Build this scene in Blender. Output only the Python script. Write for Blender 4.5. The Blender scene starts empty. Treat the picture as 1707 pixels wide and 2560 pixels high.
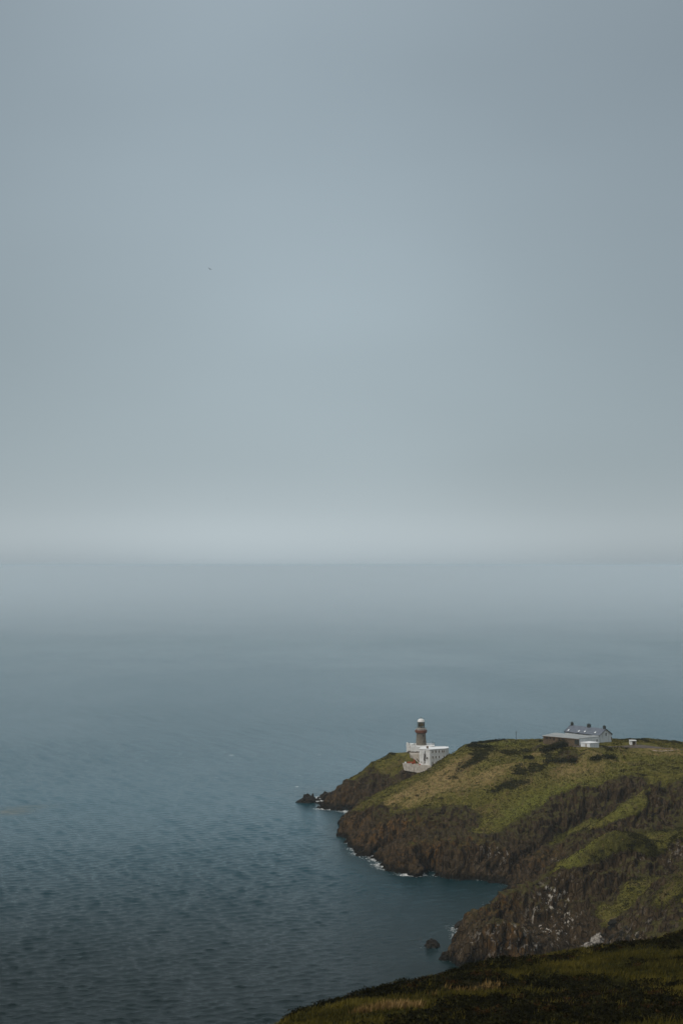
import bpy, bmesh, math, random, os
import numpy as np
from mathutils import Vector

random.seed(7)
RNG = np.random.default_rng(11)
scene = bpy.context.scene
COL = scene.collection

# ------------------------------------------------------------------ camera
F = 3555.6            # focal length in pixels of the 1707x2560 frame (50 mm lens, 36 mm tall sensor)
VH = 1413.0           # row of the true horizon
H = 120.0             # camera height above the sea
PITCH = math.atan((VH - 1280.0) / F)
cam_d = bpy.data.cameras.new('camera')
cam_d.sensor_fit = 'VERTICAL'
cam_d.sensor_height = 36.0
cam_d.lens = 50.006
cam_d.clip_start = 0.5
cam_d.clip_end = 250000.0
cam = bpy.data.objects.new('camera', cam_d)
COL.objects.link(cam)
cam.location = (0, 0, H)
cam.rotation_euler = (math.radians(90) + PITCH, 0, 0)
scene.camera = cam

# ------------------------------------------------------------------ render settings
scene.view_settings.view_transform = 'Standard'
scene.view_settings.look = 'None'
scene.view_settings.exposure = 0.25
scene.view_settings.gamma = 1.0
scene.view_settings.use_curve_mapping = False
scene.cycles.volume_bounces = 2
scene.cycles.max_bounces = 6
scene.cycles.use_denoising = True

# ------------------------------------------------------------------ world
SUN_EL, SUN_AZ = math.radians(48), math.radians(-128)     # azimuth from +Y (view direction), negative = left
world = bpy.data.worlds.new('World')
scene.world = world
world.use_nodes = True
wn, wl = world.node_tree.nodes, world.node_tree.links
wn.clear()
w_out = wn.new('ShaderNodeOutputWorld')
w_bg = wn.new('ShaderNodeBackground')
w_bg.inputs['Strength'].default_value = 0.1
sky = wn.new('ShaderNodeTexSky')
sky.sky_type = 'NISHITA'
sky.sun_disc = False
sky.sun_elevation = SUN_EL
sky.sun_rotation = SUN_AZ
tc = wn.new('ShaderNodeTexCoord')
sep = wn.new('ShaderNodeSeparateXYZ')
wl.new(tc.outputs['Generated'], sep.inputs[0])
# faint unevenness of the cloud deck
mp = wn.new('ShaderNodeMapping'); mp.inputs['Scale'].default_value = (2.6, 2.6, 6.0)
wl.new(tc.outputs['Generated'], mp.inputs[0])
cn = wn.new('ShaderNodeTexNoise'); cn.inputs['Scale'].default_value = 1.3; cn.inputs['Detail'].default_value = 2.5
cn.inputs['Roughness'].default_value = 0.4
wl.new(mp.outputs[0], cn.inputs['Vector'])
# elevation perturbed a little so the bright band is not ruler straight
per = wn.new('ShaderNodeMath'); per.operation = 'MULTIPLY_ADD'
wl.new(cn.outputs['Fac'], per.inputs[0]); per.inputs[1].default_value = 0.008; per.inputs[2].default_value = -0.004
add = wn.new('ShaderNodeMath'); add.operation = 'ADD'
wl.new(sep.outputs['Z'], add.inputs[0]); wl.new(per.outputs[0], add.inputs[1])
ramp = wn.new('ShaderNodeValToRGB')
ramp.color_ramp.interpolation = 'B_SPLINE'
wl.new(add.outputs[0], ramp.inputs['Fac'])
stops = [(0.0, (.374, .442, .484)), (0.008, (.408, .478, .518)), (0.021, (.455, .527, .567)), (0.040, (.392, .460, .498)), (0.070, (.350, .417, .452)),
         (0.14, (.345, .415, .448)), (0.26, (.318, .385, .425)), (0.38, (.275, .338, .380)), (0.55, (.42, .48, .52)), (1.0, (.80, .86, .90))]
cr = ramp.color_ramp
while len(cr.elements) < len(stops):
    cr.elements.new(0.5)
for e, (p, c) in zip(cr.elements, stops):
    e.position = p
    e.color = (c[0] * 1.0, c[1] * 1.0, c[2] * 1.0, 1)
gain = wn.new('ShaderNodeVectorMath'); gain.operation = 'SCALE'
wl.new(ramp.outputs['Color'], gain.inputs[0])
gm = wn.new('ShaderNodeMath'); gm.operation = 'MULTIPLY_ADD'
wl.new(cn.outputs['Fac'], gm.inputs[0]); gm.inputs[1].default_value = 2.0; gm.inputs[2].default_value = 7.35
def wmath(op, a, b):
    t = wn.new('ShaderNodeMath'); t.operation = op
    for i, q in enumerate((a, b)):
        if isinstance(q, (int, float)): t.inputs[i].default_value = q
        else: wl.new(q, t.inputs[i])
    return t.outputs[0]
# lens falloff put into the sky brightness: brightest ahead, dimmer to the sides
q_ = wmath('MULTIPLY', wmath('ADD', sep.outputs['X'], 0.04), 5.0)
lobe = wmath('EXPONENT', wmath('MULTIPLY', wmath('MULTIPLY', q_, q_), -1.0), 0)
gk = wmath('MULTIPLY', gm.outputs[0], wmath('ADD', wmath('MULTIPLY', lobe, 0.24), 0.82))
wl.new(gk, gain.inputs['Scale'])
mixw = wn.new('ShaderNodeMix'); mixw.data_type = 'RGBA'
mixw.inputs['Factor'].default_value = 0.94          # the deck of cloud lets only a little of the clear sky through
wl.new(sky.outputs['Color'], mixw.inputs['A'])
wl.new(gain.outputs[0], mixw.inputs['B'])
wl.new(mixw.outputs['Result'], w_bg.inputs['Color'])
wl.new(w_bg.outputs[0], w_out.inputs['Surface'])

sd = bpy.data.lights.new('sun', 'SUN')
sd.energy = 1.5
sd.angle = math.radians(14)
sd.color = (1.0, 0.93, 0.84)
sun = bpy.data.objects.new('sun', sd)
COL.objects.link(sun)
sun.rotation_euler = (math.pi / 2 - SUN_EL, 0, -SUN_AZ + math.pi)
sv = Vector((math.sin(SUN_AZ) * math.cos(SUN_EL), math.cos(SUN_AZ) * math.cos(SUN_EL), math.sin(SUN_EL)))
sun.rotation_euler = sv.to_track_quat('Z', 'Y').to_euler()
sun.location = (0, 0, 300)

# ------------------------------------------------------------------ pixel <-> place
CP, SP = math.cos(PITCH), math.sin(PITCH)
def ray(u, v):
    a, b = (u - 853.5) / F, (1280.0 - v) / F
    return a, CP - b * SP, SP + b * CP
def PD(u, v, d):
    a, fy, fz = ray(u, v); t = d / fy
    return (a * t, d, H + fz * t)
def PZ(u, v, z=0.0):
    a, fy, fz = ray(u, v); t = (z - H) / fz
    return (a * t, fy * t, z)
def UX(u, d):
    return PD(u, VH, d)[0]

# ------------------------------------------------------------------ numpy noise
def _h(ix, iy, iz, s):
    n = (ix * 374761393 + iy * 668265263 + iz * 2147483647 + s * 974634777) & 0xffffffff
    n = ((n ^ (n >> 13)) * 1274126177) & 0xffffffff
    n = ((n ^ (n >> 16)) * 2246822519) & 0xffffffff
    n = n ^ (n >> 15)
    return (n & 0xffffff) / float(0xffffff)
def vnoise(x, y, z=None, s=0):
    """smooth value noise in -1..1"""
    if z is None:
        z = np.zeros_like(x)
    ix, iy, iz = np.floor(x).astype(np.int64), np.floor(y).astype(np.int64), np.floor(z).astype(np.int64)
    fx, fy, fz = x - ix, y - iy, z - iz
    fx = fx * fx * fx * (fx * (fx * 6 - 15) + 10); fy = fy * fy * fy * (fy * (fy * 6 - 15) + 10); fz = fz * fz * fz * (fz * (fz * 6 - 15) + 10)
    r = 0
    for dx in (0, 1):
        wx = fx if dx else 1 - fx
        for dy in (0, 1):
            wy = fy if dy else 1 - fy
            for dz in (0, 1):
                wz = fz if dz else 1 - fz
                r = r + _h(ix + dx, iy + dy, iz + dz, s) * wx * wy * wz
    return r * 2 - 1
def fbm(x, y, z=None, s=0, o=4, g=0.5):
    r = 0; a = 1; t = 0
    for k in range(o):
        m = 2.03 ** k
        r = r + a * vnoise(x * m + k * 17.3, y * m - k * 9.1, None if z is None else z * m, s + k)
        t += a; a *= g
    return r / t
def ridged(x, y, z=None, s=0, o=4, g=0.5):
    r = 0; a = 1; t = 0
    for k in range(o):
        m = 2.07 ** k
        n = 1 - np.abs(vnoise(x * m + k * 5.7, y * m, None if z is None else z * m, s + k)) * 2
        r = r + a * n; t += a; a *= g
    return r / t
def facets(x, y, z, s=0):
    """every Worley cell is a plane of its own tilt: angular broken rock"""
    ix, iy, iz = np.floor(x).astype(np.int64), np.floor(y).astype(np.int64), np.floor(z).astype(np.int64)
    best = np.full(x.shape, 1e9); val = np.zeros(x.shape)
    for dx in (-1, 0, 1):
        for dy in (-1, 0, 1):
            for dz in (-1, 0, 1):
                cx, cy, cz = ix + dx, iy + dy, iz + dz
                ox, oy, oz = x - cx - _h(cx, cy, cz, s), y - cy - _h(cx, cy, cz, s + 1), z - cz - _h(cx, cy, cz, s + 2)
                d = ox * ox + oy * oy + oz * oz
                v = (_h(cx, cy, cz, s + 3) - .5) * 1.2 + (_h(cx, cy, cz, s + 4) - .5) * 1.8 * ox + (_h(cx, cy, cz, s + 5) - .5) * 1.8 * oy + (_h(cx, cy, cz, s + 6) - .5) * 1.8 * oz
                m = d < best
                best = np.where(m, d, best); val = np.where(m, v, val)
    return val
def sstep(a, b, x):
    t = np.clip((x - a) / (b - a), 0, 1)
    return t * t * (3 - 2 * t)

# ------------------------------------------------------------------ terrain: control lines measured from the photograph, set out in the world
PTS = []
def line(*p, step=9.0):
    for a, b in zip(p[:-1], p[1:]):
        L = math.hypot(b[0] - a[0], b[1] - a[1]); n = max(1, int(L / step))
        for k in range(n):
            t = k / n
            PTS.append(tuple(a[i] + (b[i] - a[i]) * t for i in range(3)))
    PTS.append(tuple(p[-1]))
def pts(*p):
    PTS.extend(p)
def dl(*p):      # (u, v, distance)
    line(*[PD(*q) for q in p])
def sl(*p):      # shoreline pixels
    line(*[PZ(*q) for q in p], step=6.0)

# --- lighthouse point
dl((832, 1984, 719), (846, 1969, 721), (866, 1950, 723), (886, 1941, 726), (916, 1920, 728), (944, 1903, 729), (961, 1896, 729), (975, 1883, 730), (1013, 1881, 729))
sl((796, 2010), (803, 2019), (816, 2024), (836, 2028), (856, 2026), (872, 2023), (888, 2019))
line(PZ(888, 2019), (14, 700, 0), (26, 697, 1), (34, 693, 4), (44, 690, 10), (52, 690, 17))
sl((796, 2010), (808, 1995), (826, 1986))
line(PZ(826, 1986), (-2, 752, 0), (14, 760, 0), (40, 768, 0), (62, 768, 0), (90, 765, 0), (130, 765, 0), (180, 765, 0), (260, 760, 0), (420, 770, 0))
for q in ((950, 1948, 717), (1000, 1930, 718), (900, 1978, 712), (985, 1985, 706), (1020, 1960, 710), (1035, 1950, 708), (860, 1995, 714), (1050, 1933, 708)):
    pts(PD(*q))
line(PD(1008, 1922, 713.5), PD(1030, 1926, 713), PD(1060, 1932, 711), step=4)
line((UX(1010, 716), 716.5, 18.9), (UX(1046, 716), 716.5, 18.9), (UX(1075, 716), 716, 18.9), step=4)
pts(PD(1004, 1906, 720), PD(1000, 1900, 722), PD(990, 1893, 724))
line((UX(1020, 722), 722.5, 23.9), (UX(1040, 722), 722.5, 23.9), step=4)
for q in ((34, 735, 23.9), (41, 735, 23.9), (50, 735, 23.9), (56, 726, 21), (60, 745, 20), (41, 748, 18), (34, 742, 20), (28, 735, 21.5), (58, 715, 19), (62, 705, 22), (70, 730, 20)):
    pts(q)
# --- main headland: silhouette brow
dl((853, 2066, 638), (862, 2048, 641), (886, 2028, 646), (900, 2011, 650), (940, 1990, 655), (972, 1977, 660), (1020, 1951, 665), (1060, 1934, 668), (1100, 1913, 670), (1130, 1890, 671), (1165, 1867, 672), (1188, 1860, 676))
dl((1200, 1858, 686), (1260, 1855, 694), (1330, 1854, 700), (1400, 1857, 700), (1500, 1852, 690), (1540, 1850, 672), (1580, 1849, 672), (1620, 1849, 676), (1665, 1853, 680), (1707, 1860, 682), (1800, 1866, 684), (2000, 1866, 690))
line((60, 700, 24), (75, 715, 25), (110, 730, 22), (150, 728, 22), (200, 728, 22), (300, 730, 22))
line((60, 750, 8), (110, 752, 8), (200, 750, 8), (300, 750, 8))
# plateau
for q in ((1343, 1857, 663), (1357, 1857, 651), (1400, 1859, 650), (1443, 1861, 642), (1449, 1867, 635), (1495, 1868, 635), (1473, 1870, 630), (1473, 1876, 626), (1495, 1861, 643), (1525, 1855, 652), (1465, 1850, 672), (1420, 1850, 672),
          (1560, 1857, 648), (1580, 1862, 642), (1620, 1864, 642), (1660, 1867, 642), (1707, 1868, 645), (1800, 1868, 645), (1545, 1865, 640),
          (1230, 1860, 675), (1290, 1862, 670), (1210, 1878, 657), (1270, 1885, 652), (1330, 1880, 650)):
    pts(PD(*q))
dl((1225, 1905, 640), (1300, 1906, 634), (1400, 1908, 630), (1480, 1905, 630), (1600, 1902, 626), (1707, 1900, 626), (1850, 1900, 626))
dl((1150, 1955, 634), (1200, 1948, 628), (1300, 1945, 620), (1400, 1942, 616), (1500, 1935, 612), (1600, 1925, 608), (1707, 1915, 606))
dl((950, 2022, 628), (1000, 2002, 627), (1050, 1988, 624), (1100, 1982, 622), (1160, 1975, 622))
dl((1100, 2000, 618), (1160, 2010, 611), (1240, 2040, 596), (1290, 2030, 594), (1340, 2008, 596), (1400, 1988, 598), (1460, 1972, 600), (1540, 1955, 600), (1620, 1945, 600))
dl((925, 2080, 607), (1000, 2090, 598), (1050, 2083, 595), (1100, 2083, 594), (1140, 2076, 592), (1200, 2085, 585), (1260, 2088, 577), (1300, 2100, 572))
dl((1000, 2040, 606), (1060, 2030, 608), (1120, 2035, 603), (1180, 2045, 598))
dl((930, 2112, 597), (960, 2116, 588), (1000, 2122, 572), (1050, 2112, 562), (1100, 2108, 559), (1140, 2108, 558), (1200, 2112, 557), (1255, 2122, 556))
sl((850, 2084), (862, 2095), (876, 2104), (881, 2118), (897, 2126), (925, 2133), (940, 2150), (948, 2163), (975, 2176), (1010, 2184), (1060, 2190), (1110, 2194), (1180, 2196), (1240, 2203), (1264, 2212))
sl((850, 2084), (850, 2075), (855, 2060), (867, 2045), (882, 2034))
line(PZ(880, 2034), (14, 684, 0), (26, 688, 1), (38, 685, 6))
dl((1050, 2165, 556), (1120, 2165, 552), (1200, 2165, 551), (1250, 2170, 551))
# gully between main headland and second spur
line(PZ(1266, 2213), (UX(1310, 557), 557, .6), (UX(1360, 570), 570, 3), (UX(1420, 580), 580, 5.5), (UX(1500, 584), 584, 10), (UX(1560, 585), 585, 14), (UX(1610, 586), 586, 20), (UX(1660, 590), 590, 27))
for q in ((1360, 2060, 582), (1420, 2035, 590), (1480, 2015, 594), (1540, 1990, 596)):
    pts(PD(*q))
# second spur
dl((1286, 2195, 538), (1300, 2170, 544), (1320, 2150, 548), (1360, 2125, 552), (1400, 2110, 555), (1440, 2085, 558), (1480, 2062, 560), (1530, 2040, 561), (1560, 2020, 562), (1600, 2002, 563), (1614, 1976, 568), (1640, 1955, 572), (1696, 1945, 575), (1780, 1940, 576), (1950, 1935, 576))
sl((1266, 2213), (1272, 2222), (1262, 2234))
line(PZ(1268, 2226), (UX(1310, 516), 516, 0), (UX(1350, 512), 512, 1), (UX(1420, 506), 506, 4), (UX(1500, 502), 502, 8), (UX(1580, 500), 500, 12), (UX(1650, 498), 498, 15), (UX(1750, 500), 500, 27), (UX(1950, 500), 500, 32))
for q in ((1330, 2190, 538), (1400, 2150, 549), (1450, 2130, 547), (1450, 2100, 553), (1500, 2095, 553), (1550, 2060, 556), (1560, 2085, 545), (1600, 2050, 557), (1640, 2030, 563), (1640, 2085, 540), (1690, 2030, 564), (1690, 2080, 548), (1800, 2030, 560), (1660, 1985, 571)):
    pts(PD(*q))
# third spur
dl((1140, 2366, 439), (1146, 2349, 442), (1155, 2330, 446), (1168, 2301, 451), (1190, 2280, 456), (1230, 2249, 461), (1275, 2228, 465), (1340, 2212, 468), (1390, 2190, 470), (1425, 2168, 471), (1460, 2150, 472), (1490, 2128, 473), (1520, 2106, 474), (1550, 2091, 474), (1580, 2087, 475), (1605, 2095, 475), (1650, 2113, 474), (1668, 2113, 472), (1692, 2098, 470), (1720, 2090, 470), (1800, 2078, 470), (1950, 2060, 470))
sl((1138, 2372), (1146, 2340), (1162, 2308), (1200, 2276), (1240, 2250), (1262, 2234))
sl((1138, 2372), (1128, 2384), (1098, 2396), (1112, 2402), (1140, 2406), (1190, 2411), (1250, 2413), (1330, 2412), (1400, 2404), (1450, 2396))
dl((1170, 2356, 433), (1200, 2345, 433), (1240, 2327, 433), (1300, 2316, 434))
for q in ((1310, 2350, 441), (1300, 2300, 458), (1250, 2290, 456), (1210, 2320, 449), (1350, 2365, 440), (1400, 2350, 447), (1400, 2290, 460), (1400, 2235, 467), (1340, 2255, 464), (1500, 2250, 463), (1460, 2300, 455), (1500, 2180, 469), (1460, 2230, 466), (1580, 2170, 467), (1560, 2220, 461), (1650, 2160, 468), (1440, 2370, 438), (1520, 2130, 472.5), (1560, 2130, 472), (1610, 2130, 472)):
    pts(PD(*q))
dl((1500, 2385, 418), (1520, 2350, 428), (1545, 2315, 440), (1570, 2272, 450), (1600, 2240, 455), (1640, 2212, 459), (1690, 2185, 463), (1750, 2160, 465))
# fourth spur
dl((1585, 2345, 421), (1600, 2300, 428), (1620, 2262, 431), (1650, 2210, 434), (1680, 2180, 436), (1707, 2155, 438), (1780, 2110, 440), (1950, 2060, 445))
for q in ((1660, 2290, 416), (1707, 2250, 412), (1640, 2350, 404), (1707, 2320, 398), (1800, 2250, 405), (1560, 2390, 404)):
    pts(PD(*q))
# --- foreground hill
FC = [(560, 2650, 96), (683, 2573, 105), (750, 2534, 110), (800, 2523, 112), (850, 2500, 114), (900, 2483, 116), (970, 2470, 120), (1040, 2457, 124), (1100, 2447.0, 128), (1140, 2439.4666666666667, 130), (1200, 2430.6666666666665, 133), (1300, 2415, 138), (1400, 2405, 142), (1500, 2394, 146), (1600, 2378, 151), (1650, 2363, 155), (1707, 2352, 160), (1850, 2323, 166)]
dl(*FC)
for (u, v, d) in FC:                    # the hill falls away behind its brow
    p = PD(u, v, d)
    pts((p[0] * 1.12 - 4, p[1] + 22, p[2] - 15), (p[0] * 1.3 - 6, p[1] + 55, p[2] - 38))
for q in ((1200, 2560, 86), (1200, 2480, 109), (1450, 2560, 82), (1450, 2470, 112), (1707, 2560, 79), (1707, 2440, 117), (950, 2560, 94), (950, 2505, 107), (1900, 2500, 100)):
    pts(PD(*q))
for q in ((0, 0, 118.2), (-15, 2, 116.5), (15, 2, 118.4), (0, 22, 111.5), (20, 22, 111.5), (0, 50, 101.5), (22, 50, 102), (50, 50, 102), (-18, 50, 97), (-22, 22, 108), (50, 10, 116), (90, 20, 112), (90, 60, 99), (-40, 20, 100), (-45, 60, 80),
          (-40, 100, 66), (-30, 130, 58), (-90, 40, 30), (-110, 100, 0), (-90, 180, 0), (0, -40, 121), (-60, -40, 100), (70, -40, 124), (130, -40, 126), (160, 60, 104), (170, 150, 82), (300, 0, 120), (300, 150, 82), (400, 80, 100),
          (60, 250, 34), (30, 250, 28), (-10, 230, 22), (100, 250, 38), (160, 260, 42), (300, 260, 50), (120, 310, 24), (80, 310, 18), (45, 300, 12), (180, 320, 32), (60, 350, 5), (100, 350, 12), (135, 360, 18), (300, 350, 36), (230, 430, 30), (300, 480, 34), (300, 560, 36), (400, 600, 38), (250, 640, 38), (400, 400, 34)):
    pts(q)
line((-90, 180, 0), (-60, 230, 0), (-30, 270, 0), (0, 310, 0), (30, 345, 0), (50, 375, 0), (75, 395, 1), PZ(1450, 2396), step=14)
# sea bed
for q in ((-40, 700), (-40, 640), (-30, 600), (0, 560), (30, 530), (20, 480), (10, 430), (0, 400), (20, 395), (40, 400), (-20, 360), (-60, 300), (-140, 240), (-160, 100), (-140, -40), (-60, 760), (0, 790), (60, 800), (140, 800), (260, 800), (420, 810), (50, 500), (55, 520), (35, 560), (15, 600), (-15, 640), (-25, 670), (-25, 720),
          (-100, 500), (-100, 400), (-100, 800), (60, 412), (75, 412), (30, 430), (30, 455), (45, 475), (-14, 690)):
    pts((q[0], q[1], -9))
for q in ((1112, 2345), (1126, 2310), (1160, 2272), (1200, 2246), (1235, 2232)):
    q = PZ(*q); pts((q[0], q[1], -5))
pts((-2, 668, -4), (4, 692, -3), (-12, 705, -4), (-20, 735, -6), (-6, 730, -1.5))
P = np.array(PTS)
# merge near-duplicates
keep = []
for i in range(len(P)):
    if all((P[i, 0] - P[j, 0]) ** 2 + (P[i, 1] - P[j, 1]) ** 2 > 2.0 for j in keep):
        keep.append(i)
P = P[keep]
_A = np.sqrt(((P[:, None, :2] - P[None, :, :2]) ** 2).sum(-1) + 1.0)
_n = len(P)
_M = np.zeros((_n + 1, _n + 1)); _M[:_n, :_n] = _A - np.eye(_n) * 0.05; _M[:_n, _n] = 1; _M[_n, :_n] = 1
_sol = np.linalg.solve(_M, np.append(P[:, 2], 0))
_W, _c = _sol[:_n].astype(np.float32), float(_sol[_n])
P32 = P.astype(np.float32)
def base_h(x, y):
    x = np.asarray(x, np.float32).ravel(); y = np.asarray(y, np.float32).ravel()
    out = np.empty(x.shape, np.float64)
    for i in range(0, len(x), 8192):
        d = np.sqrt((x[i:i + 8192, None] - P32[None, :, 0]) ** 2 + (y[i:i + 8192, None] - P32[None, :, 1]) ** 2 + 1.0)
        out[i:i + 8192] = d @ _W + _c
    return out
# coarse raster for quick lookups
GX0, GX1, GY0, GY1, GS = -60.0, 260.0, 0.0, 800.0, 2.0
_gx = np.arange(GX0, GX1 + GS, GS); _gy = np.arange(GY0, GY1 + GS, GS)
_GX, _GY = np.meshgrid(_gx, _gy)
_GH = base_h(_GX, _GY).reshape(_GX.shape)
def hgt(x, y):
    fx = min(max((x - GX0) / GS, 0), len(_gx) - 1.001); fy = min(max((y - GY0) / GS, 0), len(_gy) - 1.001)
    i, j = int(fx), int(fy); a, b = fx - i, fy - j
    return (_GH[j, i] * (1 - a) + _GH[j, i + 1] * a) * (1 - b) + (_GH[j + 1, i] * (1 - a) + _GH[j + 1, i + 1] * a) * b
def ground(u, v, dmin=60.0, dmax=790.0):
    a, fy, fz = ray(u, v); d = dmin
    while d < dmax:
        t = d / fy; z = H + fz * t
        if z < hgt(a * t, d):
            return (a * t, d, z)
        d += 0.5
    t = dmax / fy
    return (a * t, dmax, H + fz * t)

# ------------------------------------------------------------------ material helpers
class MT:
    def __init__(self, name):
        self.m = bpy.data.materials.new(name); self.m.use_nodes = True
        self.n, self.l = self.m.node_tree.nodes, self.m.node_tree.links
        self.b = self.n['Principled BSDF']
        self.pos = self.n.new('ShaderNodeTexCoord').outputs['Object']
    def link(self, a, b):
        if hasattr(a, 'default_value') or hasattr(a, 'is_output'):
            self.l.new(a, b)
        else:
            b.default_value = a
    def map(self, scale=(1, 1, 1), rot=(0, 0, 0), loc=(0, 0, 0)):
        m = self.n.new('ShaderNodeMapping'); self.l.new(self.pos, m.inputs[0])
        m.inputs['Scale'].default_value = scale; m.inputs['Rotation'].default_value = rot; m.inputs['Location'].default_value = loc
        return m.outputs[0]
    def noise(self, scale, detail=3, rough=0.55, vec=None, dist=0.0):
        t = self.n.new('ShaderNodeTexNoise'); self.l.new(vec if vec is not None else self.pos, t.inputs['Vector'])
        t.inputs['Scale'].default_value = scale; t.inputs['Detail'].default_value = detail; t.inputs['Roughness'].default_value = rough
        t.inputs['Distortion'].default_value = dist
        return t.outputs['Fac']
    def voro(self, scale, vec=None, feat='F1'):
        t = self.n.new('ShaderNodeTexVoronoi'); self.l.new(vec if vec is not None else self.pos, t.inputs['Vector'])
        t.inputs['Scale'].default_value = scale; t.feature = feat
        return t.outputs['Distance'], t.outputs.get('Color')
    def math(self, op, a, b=0.0, c=0.0, clamp=False):
        t = self.n.new('ShaderNodeMath'); t.operation = op; t.use_clamp = clamp
        for i, q in enumerate((a, b, c)):
            if isinstance(q, (int, float)): t.inputs[i].default_value = q
            else: self.l.new(q, t.inputs[i])
        return t.outputs[0]
    def step(self, x, a, b):
        t = self.n.new('ShaderNodeMapRange'); t.interpolation_type = 'SMOOTHSTEP'
        if isinstance(x, (int, float)): t.inputs[0].default_value = x
        else: self.l.new(x, t.inputs[0])
        t.inputs[1].default_value = a; t.inputs[2].default_value = b
        return t.outputs[0]
    def mix(self, f, a, b):
        t = self.n.new('ShaderNodeMix'); t.data_type = 'RGBA'
        if isinstance(f, (int, float)): t.inputs['Factor'].default_value = f
        else: self.l.new(f, t.inputs['Factor'])
        for k, q in (('A', a), ('B', b)):
            if isinstance(q, tuple): t.inputs[k].default_value = (q[0], q[1], q[2], 1)
            else: self.l.new(q, t.inputs[k])
        return t.outputs['Result']
    def attr(self, name):
        t = self.n.new('ShaderNodeAttribute'); t.attribute_name = name
        return t.outputs['Fac']
    def z(self):
        t = self.n.new('ShaderNodeSeparateXYZ'); self.l.new(self.pos, t.inputs[0]); return t.outputs['Z']
    def bump(self, h, dist=0.1, strength=1.0, prev=None):
        t = self.n.new('ShaderNodeBump'); self.l.new(h, t.inputs['Height'])
        t.inputs['Distance'].default_value = dist; t.inputs['Strength'].default_value = strength
        if prev is not None: self.l.new(prev, t.inputs['Normal'])
        return t.outputs[0]
    def done(self, color, rough=0.8, normal=None, spec=None, metal=None):
        if isinstance(color, tuple): self.b.inputs['Base Color'].default_value = (*color, 1)
        else: self.l.new(color, self.b.inputs['Base Color'])
        if isinstance(rough, (int, float)): self.b.inputs['Roughness'].default_value = rough
        else: self.l.new(rough, self.b.inputs['Roughness'])
        if normal is not None: self.l.new(normal, self.b.inputs['Normal'])
        if spec is not None: self.b.inputs['Specular IOR Level'].default_value = spec
        if metal is not None: self.b.inputs['Metallic'].default_value = metal
        return self.m

def simple(name, c1, c2, scale=1.5, rough=0.8, bump=0.02, spec=0.3, metal=None, stain=None):
    m = MT(name)
    n1 = m.noise(scale, 4, .6)
    col = m.mix(m.step(n1, .35, .68), c1, c2)
    if stain is not None:
        v = m.map((1.6, 1.6, .22))
        col = m.mix(m.math('MULTIPLY', m.step(m.noise(1.0, 4, .65, v), .5, .72), .75), col, stain)
    return m.done(col, rough, m.bump(m.noise(scale * 5, 3), bump), spec, metal)

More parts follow.
